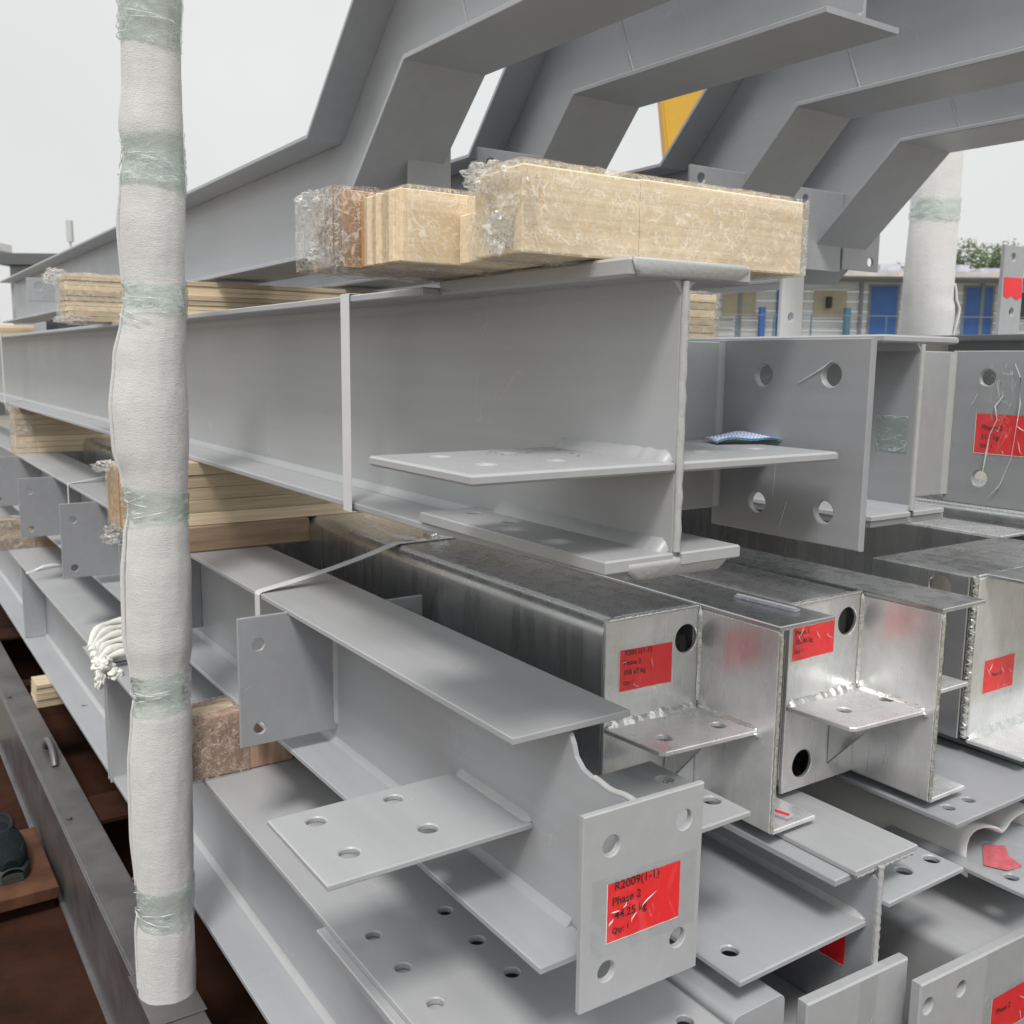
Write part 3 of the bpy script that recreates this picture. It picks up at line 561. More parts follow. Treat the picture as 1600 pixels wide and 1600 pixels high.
for a, b, c, d in (((1.655, -.935), (1.658, -.880), (1.660, -.838), (1.704, -.848)), ((1.704, -.848), (1.745, -.856), (1.775, -.895), (1.800, -.878)), ((1.800, -.878), (1.812, -.845), (1.870, -.825), (1.874, -.868)), ((1.874, -.868), (1.876, -.89), (1.882, -.91), (1.885, -.93))):
    prof += [(p.x, p.z) for p in bez((a[0], 0, a[1]), (b[0], 0, b[1]), (c[0], 0, c[1]), (d[0], 0, d[1]), 8)][:-1]
sh = put('foam_layer', grid(len(prof), 24, lambda i, j: (prof[i][0]-.012*(j/23)**1.5+.002*math.sin(j*.7+i*.3), .935+1.3*(j/23)**1.4+.010*math.sin(i*.5), prof[i][1]+.004*math.sin(j*.5+i*.2))), FOAM, FW, smooth=60)
so2 = sh.modifiers.new('s', 'SOLIDIFY'); so2.thickness = .004
for k, xx in enumerate((2.15, 2.62)):
    t = thing('steel_beam', ['grey beam hidden in the dark right of the foam sheet', 'grey beam lowest and furthest right in the stack'][k], 'steel beam', (xx+.1, 1.1, -1.1))
    put('top_flange', plate('z', -.80, .012, rect(xx, 1.1, xx+.2, 7)), PAINT2, t); put('web', plate('x', xx+.095, .01, rect(1.1, -1.09, 7, -.80)), PAINT2, t); put('bottom_flange', plate('z', -1.10, .011, rect(xx, 1.1, xx+.2, 7)), PAINT2, t)

# --- far beam behind the second upright post, with standing plates
FB = thing('steel_beam', 'dark grey beam whose upright plate carries a torn red sticker at the right edge', 'steel beam', (3.3, 1.5, -.2))
put('top_flange', plate('z', .082, .014, rect(2.93, 1.62, 3.62, 8)), PAINT3, FB)
put('web', plate('x', 3.2, .01, rect(1.65, -.2, 8, .082)), PAINT3, FB); put('bottom_flange', plate('z', -.212, .012, rect(3.0, 1.62, 3.5, 8)), PAINT3, FB)
put('standing_plate', plate('y', 1.90, .014, rect(3.268, .0965, 3.395, .405), [(3.322, .366, .014), (3.338, .185, .014)]), PAINT, FB)
put('sticker', plate('y', 1.8985, .001, [(3.275, .298), (3.385, .300), (3.392, .235), (3.36, .225), (3.33, .238), (3.30, .228), (3.278, .238)]), RED, FB)
FB2 = thing('steel_beam', 'grey beam behind the large beam, a pale plate with a hole standing on it', 'steel beam', (2.2, 1.7, -.2))
put('top_flange', plate('z', .045, .012, rect(2.02, 1.75, 2.35, 8)), PAINT2, FB2); put('web', plate('x', 2.2, .01, rect(1.75, -.2, 8, .045)), PAINT3, FB2)
put('standing_plate', plate('y', 1.90, .012, rect(2.178, .0575, 2.268, .40), [(2.220, .131, .012)]), WHITE, FB2)

# ------------------------------------------------------------------ cranked stringers on top
def offpath(p, d):
    r = []
    for i in range(len(p)):
        a = Vector(p[max(i-1, 0)]); b = Vector(p[i]); c = Vector(p[min(i+1, len(p)-1)])
        e1 = (b-a).normalized() if i else (c-b).normalized(); e2 = (c-b).normalized() if i < len(p)-1 else e1
        n1 = Vector((-e1.y, e1.x)); n2 = Vector((-e2.y, e2.x)); k = n1+n2; k = k/k.dot(n1)
        r.append(tuple(b+k*d))
    return r
def cranked(x0, w, k1, k2, yend, label, zl=.262, zu=.630, h=.31, ylow=8.5, fins=(), m=PAINT2):
    """k1,k2: y of lower and upper kink of the bottom flange's underside"""
    t = thing('cranked_beam', label, 'cranked beam', (x0+w/2, k1, zl), 'cranked beams laid across the top of the stack')
    bot = [(ylow, zl-.016), (k1, zl), (k2, zu), (yend, zu-.012)]                        # runs towards the camera
    tf = .011
    # going towards -Y, left of the direction is -Z ... use negative offset to move up
    b2 = offpath(bot, -tf); t1 = offpath(bot, -(h-tf)); t2 = offpath(bot, -h)
    put('bottom_flange', plate('x', x0, w, bot+b2[::-1], bev=.0015), m, t)
    put('top_flange', plate('x', x0, w, t1+t2[::-1], bev=.0015), m, t)
    xc = x0+w/2
    put('web', plate('x', xc-.004, .008, b2+t1[::-1]), m, t)
    for kk in (1, 2):
        for s, d in ((xc-.004, NX), (xc+.004, X)):
            a = Vector((s, *b2[kk])); bq = Vector((s, *t1[kk])); dr = (bq-a).normalized()
            if kk == 2: put('weld_bead', tube([a+(bq-a)*i/14-Vector((0, .12, 0)) for i in range(15)], [.0035+.0006*math.sin(i*2) for i in range(15)], 6), WELD, t, smooth=80)
    put('root_fillet', J(*[bead((xc-.004, *b2[i]), (xc-.004, *b2[i+1]), NX, (0, dy, dz), .009, .02) for i, (dy, dz) in ((0, (0, 1)), (2, (0, 1)))]), m, t, smooth=60)
    for (ya, xa, xb, za, zb2, hs) in fins:
        put('fin_plate', plate('y', ya, .009, rect(xa, za, xb, zb2), hs), PAINT2 if xa < xc else PAINT, t)
    return t
cranked(1.037, .205, 2.385, 1.965, 1.15, 'leftmost cranked grey beam rising above the far timber', fins=[(2.15, 1.145, 1.262, .30, .545, [(1.235, .495, .013)]), (5.5, .79, 1.135, .27, .385, [(.843, .345, .02)])])
cranked(1.497, .208, 2.325, 1.975, 1.236, 'second cranked beam from the left, its cut end showing at the top', fins=[(2.21, 1.375, 1.597, .30, .535, [(1.415, .50, .013)])], m=PAINT2)
cranked(2.010, .208, 2.105, 1.735, .75, 'third cranked beam from the left, above the right end of the plywood pack', fins=[(1.99, 1.900, 2.110, .29, .520, [(1.942, .489, .0135)])])
cranked(2.555, .245, 2.215, 1.825, .80, 'rightmost cranked beam, passing in front of the second padded post', fins=[(2.10, 2.450, 2.673, .292, .535, [(2.492, .502, .0135), (2.50, .332, .0135)]), (2.10, 2.684, 2.868, .303, .60, [(2.826, .333, .0145)])], m=PAINT2)

# ------------------------------------------------------------------ timber and plywood packers
def plies(name, label, cat, x0, y0, z0, x1, y1, z1, n, mats, group=None, jit=.004, axis='z', loc=None):
    t = thing(name, label, cat, loc or (x0, y0, z0), group)
    rn = random.Random(int((x0+y0*7+z0*13)*1000))
    for i in range(n):
        a, b = i/n, (i+1)/n; j = lambda: rn.uniform(-jit, jit)
        m = mats[rn.randrange(len(mats))]
        if axis == 'z': g = box(x0+j(), y0+j(), z0+(z1-z0)*a+.0002, x1+j(), y1+j(), z0+(z1-z0)*b-.0006, .0012)
        elif axis == 'x': g = box(x0+(x1-x0)*a+.0002, y0+j(), z0, x0+(x1-x0)*b-.0006, y1+j(), z1+j()*.7, .0012)
        else: g = box(x0+j(), y0+(y1-y0)*a+.0002, z0, x1+j(), y0+(y1-y0)*b-.0006, z1+j()*.7, .0012)
        put('plywood_sheet', g, m, t)
    return t
def wrap(t, x0, y0, z0, x1, y1, z1, m, name='stretch_film', amp=.004, seed=0, nn=44, open_end=False, tail=None):
    """film hull round a block: displaced box"""
    V, F = [], []
    def face(o, u, v, nu, nv):
        k = len(V); o, u, v = Vector(o), Vector(u), Vector(v); nr = u.cross(v).normalized()
        for j in range(nv+1):
            for i in range(nu+1):
                p = o+u*i/nu+v*j/nv
                d = amp*(noise.noise(p*38+Vector((seed, 0, 0)))+.6*noise.noise(p*95))
                e = min(i/nu, 1-i/nu, j/nv, 1-j/nv); d *= min(1, e*9)
                V.append(tuple(p+nr*(.0015+d+abs(amp)*.4*min(1, e*9))))
        for j in range(nv):
            for i in range(nu):
                a = k+j*(nu+1)+i; F.append((a, a+1, a+nu+2, a+nu+1))
    dx, dy, dz = x1-x0, y1-y0, z1-z0; nx = max(6, int(nn*dx/.3)); ny = max(6, int(nn*dy/.3)); nz = max(8, int(nn*dz/.3))
    face((x0, y0, z0), (dx, 0, 0), (0, 0, dz), nx, nz); face((x0, y0, z1), (dx, 0, 0), (0, dy, 0), nx, ny)
    face((x0, y1, z0), (0, -dy, 0), (0, 0, dz), ny, nz); face((x1, y0, z0), (0, dy, 0), (0, 0, dz), ny, nz)
    face((x0, y1, z0), (dx, 0, 0), (0, -dy, 0), nx, ny); face((x1, y1, z0), (-dx, 0, 0), (0, 0, dz), nx, nz)
    return put(name, (V, F), m, t, smooth=50, recalc=False)
def crumple(t, c, r, m, seed, sq=(1, 1, 1), name='film_bunch', am=1.):
    """loose bunched film: a crushed thin ball"""
    b = bmesh.new(); bmesh.ops.create_icosphere(b, subdivisions=4, radius=1)
    for v in b.verts:
        p = v.co.copy(); k = 1+am*(.55*noise.noise(p*2.1+Vector((seed, 0, 0)))+.28*noise.noise(p*(6 if am == 1 else 4)+Vector((0, seed, 0)))+.12*noise.noise(p*15)*(am == 1))
        v.co = Vector((p.x*sq[0], p.y*sq[1], p.z*sq[2]))*r*k+Vector(c)
    g = ([tuple(v.co) for v in b.verts], [tuple(q.index for q in f.verts) for f in b.faces]); b.free()
    return put(name, g, m, t, smooth=25, recalc=False)
ZT = .1185
A = thing('wrapped_plywood_pack', 'long pale plywood block wrapped in crinkled clear film on the end of the largest beam', 'plywood pack', (.64, .92, ZT))
for (xa, xb) in ((.632, .8005), (.8015, 1.090)):
    for k in range(3): put('plywood_block', box(xa, .922+.033*k, ZT+.001, xb, .9545+.033*k, .214-.001*k+(.0015 if xa > .7 else 0), .002), PLY, A)
wrap(A, .626, .917, ZT+.0002, 1.095, 1.026, .2175, WRAP, amp=.0042, seed=1, nn=70)
crumple(A, (.640, .955, .175), .036, WRAPM, 3, (.62, 1.1, 1.15)); crumple(A, (.628, .985, .208), .022, WRAPM, 7, (1.2, 1.3, .7)); crumple(A, (1.04, .97, .2215), .022, WRAPM, 12, (2.6, 1.3, .20))
crumple(A, (.615, .945, .140), .017, WRAPM, 15, (.9, 1, 1.3))
Bk = plies('wrapped_plywood_pack', 'short plywood stack with its ply edges showing, between two wrapped blocks', 'plywood pack', .570, 1.095, ZT, .80, 1.205, .204, 9, [PLY, PLY2, PLY3, PLY], axis='y', jit=.002)
wrap(Bk, .5785, 1.090, ZT+.0002, .81, 1.21, .208, WRAP, amp=.004, seed=5)
put('plywood_offcut', box(.650, 1.035, ZT, .76, 1.085, .178, .0015), PLY, Bk); put('plywood_offcut', box(.655, 1.028, ZT+.001, .75, 1.034, .170, .001), PLY2, Bk)
Ck = plies('wrapped_plywood_pack', 'reddish plywood end wrapped in shiny clear film, leftmost on top of the largest beam', 'plywood pack', .556, 1.215, ZT, .80, 1.33, .2155, 7, [REDB, BLOCKW, REDB], axis='y', jit=.002)
wrap(Ck, .536, 1.209, ZT+.0002, .81, 1.336, .2195, WRAP, amp=.005, seed=9)
crumple(Ck, (.547, 1.255, .165), .033, WRAPM, 5, (.55, 1.3, 1.25)); crumple(Ck, (.533, 1.262, .206), .015, WRAPM, 8, (1.3, 1.2, .8)); crumple(Ck, (.537, 1.25, .134), .016, WRAPM, 18, (1.1, 1.2, .8))

P6 = plies('timber_packer', 'yellow plywood packer on the far part of the largest beam, under the cranked beams', 'timber packer', .582, 3.30, .1065, 3.05, 3.42, .2455, 9, [PLY, PLY2, PLY], jit=.004)
wrap(P6, .574, 3.294, .106, .90, 3.426, .249, WRAP, amp=.005, seed=3, nn=50)
crumple(P6, (.566, 3.36, .24), .035, WRAPM, 2, (1, 1, .7)); crumple(P6, (.60, 3.30, .112), .03, WRAPM, 12, (1.6, 1, .5))
P7 = plies('timber_packer', 'thin plywood packer on the largest beam at the far left edge', 'timber packer', .70, 6.9, .1065, 1.02, 7.05, .19, 4, [PLY2, PLY], jit=.004)
P1 = plies('timber_packer', 'thick plywood packer under the largest beam, right of the white padded post', 'timber packer', .530, 2.45, -.4150, 2.35, 2.58, -.2562, 5, [PLY2, PLY, PLY2], jit=.003)
put('end_grain', box(.5245, 2.452, -.404, .5285, 2.578, -.259, .001), PLY3, P1)
wrap(P1, .5235, 2.445, -.4140, .62, 2.585, -.2568, WRAP, amp=.004, seed=31)
crumple(P1, (.512, 2.52, -.262), .026, WRAPM, 4, (1.1, 1, .5)); crumple(P1, (.520, 2.47, -.42), .026, WRAPM, 6, (1.2, 1, .8))
P1b = thing('timber_block', 'brown timber block on the top flange of the R2009 beam', 'timber block', (.70, 2.45, -.4825))
put('plank', box(.668, 2.447, -.4822, 1.0, 2.575, -.4158, .004), BLOCKW, P1b)
P2 = plies('timber_packer', 'pale plywood packer under the largest beam near the left edge', 'timber packer', .690, 5.45, -.4825, 1.9, 5.58, -.2565, 8, [PLY2, PLY, BLOCKW, PLY2], jit=.003)
wrap(P2, .683, 5.445, -.4815, .78, 5.585, -.2572, WRAPM, amp=.005, seed=13)
P3 = thing('timber_block', 'pinkish sawn timber block under the R2009 beam beside the post', 'timber block', (.58, 2.1, -.93))
put('plank', box(.573, 2.102, -.9295, .805, 2.21, -.7855, .004), PINK, P3)
put('log', tube([(.565, 2.13, -.812), (.60, 2.14, -.812), (.68, 2.16, -.815)], [.034, .036, .034], 14), PLY2, P3, smooth=60)
wrap(P3, .568, 2.096, -.929, .70, 2.22, -.786, WRAP, amp=.006, seed=17)
P4 = plies('timber_packer', 'weathered timber packer on the deep beam at the left edge', 'timber packer', .565, 5.25, -.9295, 1.0, 5.38, -.7855, 3, [BLOCKW, PLY2], jit=.004)
wrap(P4, .558, 5.244, -.929, .72, 5.386, -.785, WRAPM, amp=.006, seed=21)
P5 = plies('timber_packer', 'plywood packer on the dark rail under the deep beams', 'timber packer', .545, 4.2, -1.3995, 1.9, 4.33, -1.3025, 6, [PLY2, BLOCKW, PLY2], jit=.003)
P5b = plies('timber_packer', 'plywood packer under the near end of the deep beams, in shade', 'timber packer', .60, 1.2, -1.3995, 1.9, 1.33, -1.3025, 5, [PLY2, BLOCKW], jit=.003)
P8 = plies('wrapped_plywood_pack', 'small film wrapped plywood block seen through the gap above the second beam', 'plywood pack', 1.375, 1.62, .0492, 1.640, 1.72, .151, 6, [PLY, PLY2], jit=.002)
wrap(P8, 1.37, 1.615, .0492, 1.646, 1.725, .155, WRAP, amp=.004, seed=41)
crumple(P8, (1.665, 1.67, .105), .030, WRAPM, 9, (.8, .9, 1.4))
P9 = plies('timber_packer', 'plywood packer hidden between the galvanised and lower grey beams', 'timber packer', 1.0, 2.6, -.93, 2.9, 2.72, -.775+.0, 5, [BLOCKW, PLY2], jit=.003)

# ------------------------------------------------------------------ straps, rope, tags
def strap(label, g, name='packing_strap', m=STRAP, group='white plastic straps', loc=(0, 0, 0)):
    t = thing(name, label, 'strap', loc, group); put('band', g, m, t); return t
t = strap('white plastic strap round the middle of the largest beam', plate('y', 1.535, .034, rect(.7050, -.2590, .9380, .1080), [rect(.7060, -.2580, .9370, .1070)], bev=.0002), loc=(.7055, 1.55, -.259))
t = strap('white plastic strap round the largest beam at the left edge', plate('y', 5.86, .03, rect(.7025, -.2590, .9405, .1090), [rect(.7055, -.2580, .9365, .1070)], bev=.0002), loc=(.7055, 5.86, -.259))
pts = [(.6815, 1.955, -.545), (.6815, 1.955, -.486), (.684, 1.955, -.4815)]+[tuple(p) for p in bez((.69, 1.957, -.480), (.82, 1.965, -.462), (.92, 1.97, -.440), (1.008, 1.975, -.4145), 6)]+[(1.02, 1.976, -.4125), (1.12, 1.98, -.4125), (1.30, 1.985, -.4125)]
S2 = strap('white strap tied across the R2009 beam to the first galvanised beam', ribbon(pts, Y, .028), loc=(.684, 1.955, -.48))
put('loose_end', ribbon(bez((.905, 2.11, -.262), (.93, 2.08, -.31), (.955, 2.0, -.395), (1.07, 1.985, -.4095), 14), (.3, 1, .15), .022), STRAP, S2)
put('buckle', join(box(1.098, 1.966, -.412, 1.150, 1.996, -.397), tube([(1.10, 1.963, -.402), (1.125, 1.96, -.394), (1.15, 1.963, -.402)], .003, 6)), GWELD, S2)
strap('white strap lying across the far part of the R2009 beam', ribbon([(.6815, 4.05, -.60), (.6815, 4.05, -.486), (.685, 4.05, -.4815), (.80, 4.08, -.470), (1.0, 4.13, -.43), (1.01, 4.13, -.413), (1.1, 4.14, -.4125)], Y, .022), loc=(.684, 4.05, -.48))
strap('twisted white strip lying on the deep beam near the left edge', ribbon([(.59, 4.62, -.9285), (.63, 4.66, -.927), (.67, 4.68, -.915), (.71, 4.70, -.917), (.75, 4.72, -.926)], (.2, 1, .3), .02), name='tape_strip', group=None, loc=(.6, 4.65, -.93))
KN = thing('knotted_rope', 'white cloth rope knotted over the joint of the deep beams, behind the padded post', 'rope', (.58, 3.05, -.93))
for k in range(6):
    z = -.916+.011*k
    put('rope_strand', tube(bez((.555, 2.98+.02*k, z-.005), (.60, 3.10+.03*k, z+.045), (.68, 3.02+.04*k, z+.03), (.82, 3.10+.035*k, z+.0), 12), [.0125+.003*math.sin(i*1.4+k*2) for i in range(13)], 8), CLOTH, KN, smooth=60)
for k, (c, r, q) in enumerate((((.572, 3.0, -.900), .030, (1, 1, .8)), ((.552, 2.95, -.930), .019, (.8, 1, 1.3)), ((.60, 2.97, -.925), .021, (1, .8, .9)))):
    crumple(KN, c, r, CLOTH, 20+k*3, q, 'knot', .8)
TAGM = film('clear_tag_sleeve', (.93, .93, .98), .35, .8, 20, .2, .1, (.75, .75, .85))
for (lb, p, ang) in (('small clear plastic tag sleeve on top of the first galvanised beam', (1.303, 1.075, -.4145), 0.06), ('small clear tag sleeve on the lower flange of the first galvanised beam', (1.268, 1.034, -.7605), .25)):
    t = thing('tag_sleeve', lb, 'tag', p)
    ln = .13 if 'top' in lb else .055
    c, s = math.cos(ang), math.sin(ang); q = lambda u, v, w: (p[0]+u*c-v*s, p[1]+u*s+v*c, p[2]+w)
    V, F = sbox(0, 0, 0.0002, .016, ln, .004); put('sleeve', ([q(*v) for v in V], F), TAGM, t)
    V, F = sbox(.004, .002, .0045, .009, ln-.002, .0065); put('stripe', ([q(*v) for v in V], F), WHITE if 'top' in lb else RED, t)
CHK = bpy.data.materials.new('blue_check_cloth'); CHK.use_nodes = True
n_ = CHK.node_tree.nodes; l_ = CHK.node_tree.links.new; b_ = n_['Principled BSDF']; b_.inputs['Roughness'].default_value = .8
co_ = n_.new('ShaderNodeTexCoord'); ck = n_.new('ShaderNodeTexChecker'); ck.inputs['Scale'].default_value = 270
ck.inputs['Color1'].default_value = (.74, .76, .86, 1); ck.inputs['Color2'].default_value = (.30, .40, .70, 1)
l_(co_.outputs['Object'], ck.inputs['Vector']); l_(ck.outputs[0], b_.inputs['Base Color'])
RG = thing('folded_cloth', 'small folded blue checked cloth on the right shelf plate of the largest beam', 'cloth', (1.02, 1.0, -.117))
def rag(i, j):
    u, v = i/20, j/12
    arch = .013*math.sin(math.pi*min(1, u*.97+.03))**.45
    x = 1.040+.105*u+.03*v; y_ = 1.015-.035*u+.055*v
    return (x, y_, -.1160+arch*(.7+.3*v)+.002*math.sin(u*9+v*3))
r_ = put('cloth_fold', grid(21, 13, rag), CHK, RG, smooth=80); sm = r_.modifiers.new('s', 'SOLIDIFY'); sm.thickness = .0022
put('hem', tube([rag(i, 0) for i in range(21)], .0013, 6), mat('teal_hem', (.05, .30, .38), .7), RG, smooth=60)

# ------------------------------------------------------------------ padded posts
def post(name, label, base, top, prof, bands, flap, n=56, m=190, felt=FELT):
    """prof: list of (s, left, right) radii along the post, s from base 0 to top 1"""
    t = thing(name, label, 'padded post', base)
    base, top = Vector(base), Vector(top); axis = (top-base); H = axis.length
    def lerp(s, c):
        for i in range(len(prof)-1):
            if prof[i][0] <= s <= prof[i+1][0]:
                k = (s-prof[i][0])/(prof[i+1][0]-prof[i][0]); k = k*k*(3-2*k)
                return prof[i][c]*(1-k)+prof[i+1][c]*k
        return prof[-1][c]
    vx = Vector((math.cos(YAW), -math.sin(YAW), 0)); vy = Vector((math.sin(YAW), math.cos(YAW), 0))   # across and away from the yard side
    def f(i, j, gap=0., s0=0., s1=1., mm=m, wr=0.):
        s = s0+(s1-s0)*j/(mm-1); a = 2*math.pi*i/n
        c, sn = math.cos(a), math.sin(a)
        l, r = lerp(s, 1), lerp(s, 2); mid = (r-l)/2; hw = (l+r)/2
        p = base+axis*s+vx*(mid+(hw+gap)*c)+vy*((hw*.88+gap)*sn+.008)
        d = .0018*noise.noise(Vector((c*2, sn*2, s*22)))+.0012*noise.noise(Vector((c*5, sn*5, s*60)))
        if wr: d += wr*(noise.noise(Vector((c*3, sn*3, s*170+c*5)))+.5*noise.noise(Vector((c*9, sn*9, s*330))))
        return p+(vx*c+vy*sn)*d
    put('felt_sleeve', grid(n, m, f, True), felt, t, smooth=70)
    V = [tuple(f(i, 0)) for i in range(n)]
    put('sleeve_bottom', (V, [tuple(range(n))]), felt, t)
    put('steel_core', tube([base+axis*.002, base+axis*.998], .032, 20), DSTEEL, t, smooth=60)
    # overlapping flap edge of the felt, bulging between the tape bands
    for (s0, s1, bul, ang) in flap:
        def fl(i, j):
            s = s0+(s1-s0)*j/39; e = math.sin(math.pi*j/39)**.8; u = i/7
            l, r = lerp(s, 1), lerp(s, 2); hw = (l+r)/2; mid = (r-l)/2
            a = R(ang)+R(26)*u*(1-.2*e); rad = hw+.003+(bul*e+.002)*(1-u)**.6
            return base+axis*s+vx*(mid+rad*math.cos(a))+vy*(rad*.9*math.sin(a)+.008)
        o = put('felt_flap', grid(8, 40, fl), felt, t, smooth=70)
        sm = o.modifiers.new('s', 'SOLIDIFY'); sm.thickness = .006; sm.offset = -1
    for k, (s0, s1) in enumerate(bands):
        put('tape_band', grid(n, 40, lambda i, j: f(i, j, .0032, s0+.004*math.sin(i*2*math.pi/n+k), s1+.004*math.sin(i*2*math.pi/n+k*2), 40, .0032), True), TAPE, t, smooth=60)
        for q in range(5):
            rn = random.Random(k*9+q); sA = s0+(s1-s0)*rn.uniform(.1, .9); sl = rn.uniform(-.012, .016); L0 = rn.randrange(26, 38); ln = rn.randrange(8, 18)
            pts = [f(L0+i, 0, .0075, sA+sl*i/ln, 1, 2) for i in range(ln)]
            put('tape_crease', tube(pts, [.0003]+[.0009+.0006*math.sin(i*1.1) for i in range(ln-2)]+[.0003], 5), TCREASE, t, smooth=80)
    return t
zt = 1.05; base = Vector((.492, 2.085, -1.398)); tp = Vector((.552, 2.085, zt))
def s_at(z): return (z+1.398)/(zt+1.398)
post('padded_post', 'white felt padded post with green tape bands standing on the dark rail at the left', base, tp,
     [(0, 0.0602, 0.0622), (0.001, 0.0602, 0.0622), (0.06, 0.0614, 0.0614), (0.082, 0.056, 0.0565), (0.106, 0.0602, 0.0588), (0.155, 0.0674, 0.0605), (0.214, 0.0683, 0.0612), (0.261, 0.0603, 0.0614), (0.278, 0.0553, 0.0564), (0.302, 0.0595, 0.0587), (0.33, 0.0687, 0.0652), (0.386, 0.0683, 0.0643), (0.42, 0.0637, 0.0615), (0.442, 0.0559, 0.0583), (0.469, 0.0675, 0.0607), (0.496, 0.0818, 0.0629), (0.528, 0.0852, 0.0627), (0.57, 0.076, 0.0604), (0.602, 0.0613, 0.0615), (0.617, 0.0552, 0.0621), (0.638, 0.0592, 0.0602), (0.678, 0.0633, 0.063), (0.708, 0.0576, 0.0629), (0.731, 0.05, 0.0612), (0.753, 0.0613, 0.0621), (0.787, 0.0531, 0.0596), (0.821, 0.0536, 0.0584), (0.85, 0.0557, 0.0619), (1, .062, .058)],
     [(0.073, 0.11), (0.269, 0.302), (0.431, 0.46), (0.603, 0.634), (0.705, 0.747), (0.816, 0.857)],
     [(s_at(-1.385), s_at(-1.17), .006, 172), (s_at(-.68), s_at(-.30), .010, 178), (s_at(-.31), s_at(.12), .008, 178), (s_at(.14), s_at(.36), .004, 182), (s_at(-1.14), s_at(-.72), .003, 180)])
post('padded_post', 'white felt padded post behind the cranked beams on the right', (3.15, 2.105, -1.398), (3.20, 2.12, 1.15),
     [(0, .09, .09), (.45, .088, .084), (.58, .094, .09), (.60, .092, .090), (.625, .088, .094), (.64, .088, .084), (.70, .086, .082), (.76, .080, .080), (.9, .080, .078), (1, .08, .08)],
     [(.745, .775), (.48, .50), (.9, .93)], [(.585, .66, .012, -25)], m=120, felt=mat('brightened_white_felt', (.76, .76, .75), .9, var=.03, nscale=14, stretch=(1, 1, 3), build=felt_extra))  # felt colour lifted to put more light on this shaded post

# ------------------------------------------------------------------ rails, plank, shoe
RL = thing('rail_beam', 'dark rolled steel rail carrying the padded post, running along the lower left', 'steel rail', (.445, .2, -1.66))
put('top_plate', plate('z', -1.4125, .0125, rect(.449, .2, .547, 9), bev=.002), DSTEEL, RL)
put('side_plate', plate('x', .4435, .0075, rect(.2, -1.66, 9, -1.403), bev=.002), DSTEEL, RL)
put('bottom_flange', plate('z', -1.675, .012, rect(.430, .2, .60, 9), bev=.002), DSTEEL, RL)
put('lifting_lug', tube(bez((.505, 3.75, -1.40), (.505, 3.70, -1.32), (.51, 3.60, -1.34), (.505, 3.55, -1.40), 10), [.012]*11, 8), DSTEEL, RL, smooth=60)
put('bolt_head', J(*[tube([(.47, y, -1.40), (.47, y, -1.392)], .009, 8) for y in (2.2, 3.1, 4.4)]), DSTEEL, RL)
put('foot_plate', box(.436, 1.98, -1.3995, .552, 2.19, -1.396, .001), DSTEEL, RL)
RL2 = thing('rail_beam', 'dark steel rail under the far side of the stack', 'steel rail', (3.0, .2, -1.66))
put('top_plate', plate('z', -1.4125, .0125, rect(3.02, .2, 3.32, 9)), DSTEEL, RL2); put('side_plate', plate('x', 3.01, .01, rect(.2, -1.66, 9, -1.403)), DSTEEL, RL2)
for k, yy in enumerate((3.05, 5.4)):
    CB = thing('cross_beam', ['rusty brown cross beam in the shade behind the padded post', 'rusty brown cross beam further back under the stack'][k], 'steel beam', (.6, yy, -1.66))
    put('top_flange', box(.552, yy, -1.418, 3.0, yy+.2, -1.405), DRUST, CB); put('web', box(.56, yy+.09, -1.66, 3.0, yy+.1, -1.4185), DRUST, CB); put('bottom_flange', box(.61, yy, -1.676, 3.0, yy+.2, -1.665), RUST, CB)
PK = thing('rusty_plate', 'rusty orange brown plate on the ground with a shoe on it', 'steel plate', (.1, 3.1, -1.65))
put('top_sheet', box(-.6, 3.09, -1.640, .430, 3.55, -1.600, .003), RUST, PK); put('frame_leg', J(box(-.6, 3.12, -1.70, .42, 3.16, -1.641), box(-.6, 3.5, -1.70, .42, 3.54, -1.641)), DRUST, PK)
BLK = mat('black_rubber', (.012, .013, .014), .7, spec=.2, var=.2, nscale=30, bump=.4, bscale=60)
TEAL = mat('dark_teal_mesh', (.008, .013, .014), .9, spec=.15, var=.4, nscale=120, bump=.5, bscale=200)
SOLE = mat('grey_rubber_sole', (.045, .05, .048), .8, spec=.2, var=.1)
SH = thing('shoe', 'black and dark teal sports shoe on the rusty plate at the left edge', 'shoe', (.30, 3.22, -1.60))
def shoe(hscale, z0, grow, top=True):
    def f(i, j):
        u = j/23; a = 2*math.pi*i/28               # u from toe (0) to heel (1)
        wv = (.062*math.sin(math.pi*min(1, (u*.95+.05)))**.42*(1-.14*u)) + grow
        yv = 3.185+.285*u
        hh = hscale*(.048+.012*math.sin(math.pi*u)+.050*max(0, u-.35)**.8) if top else .026
        cx = .315+.004*math.sin(3*u); x = wv*math.cos(a); s = math.sin(a)
        z = z0+(hh*max(0, s)**.5 if s > 0 else 0)
        return (cx+x*(1 if s < .5 or not top else 1-.25*(s-.5)), yv-grow*(1-2*u), z)
    V, F = grid(28, 24, f, True); F += [tuple(range(28)), tuple(23*28+i for i in range(28))]
    return V, F
put('upper', shoe(1.0, -1.577, -.003), TEAL, SH, smooth=60)
put('sole', join(([(p[0], p[1], min(p[2], -1.573)) for p in shoe(1, -1.598, .003, False)[0]], shoe(1, -1.598, .003, False)[1])), SOLE, SH, smooth=40)
put('opening_collar', tube([(.316+.030*math.cos(R(a)), 3.405+.050*math.sin(R(a)), -1.499+.010*math.sin(R(a))) for a in range(0, 361, 20)], .009, 8), BLK, SH, smooth=60)
put('insole', ([(.316+.029*math.cos(R(a)), 3.405+.049*math.sin(R(a)), -1.497+.010*math.sin(R(a))) for a in range(0, 360, 20)], [tuple(range(18))]), BLK, SH)
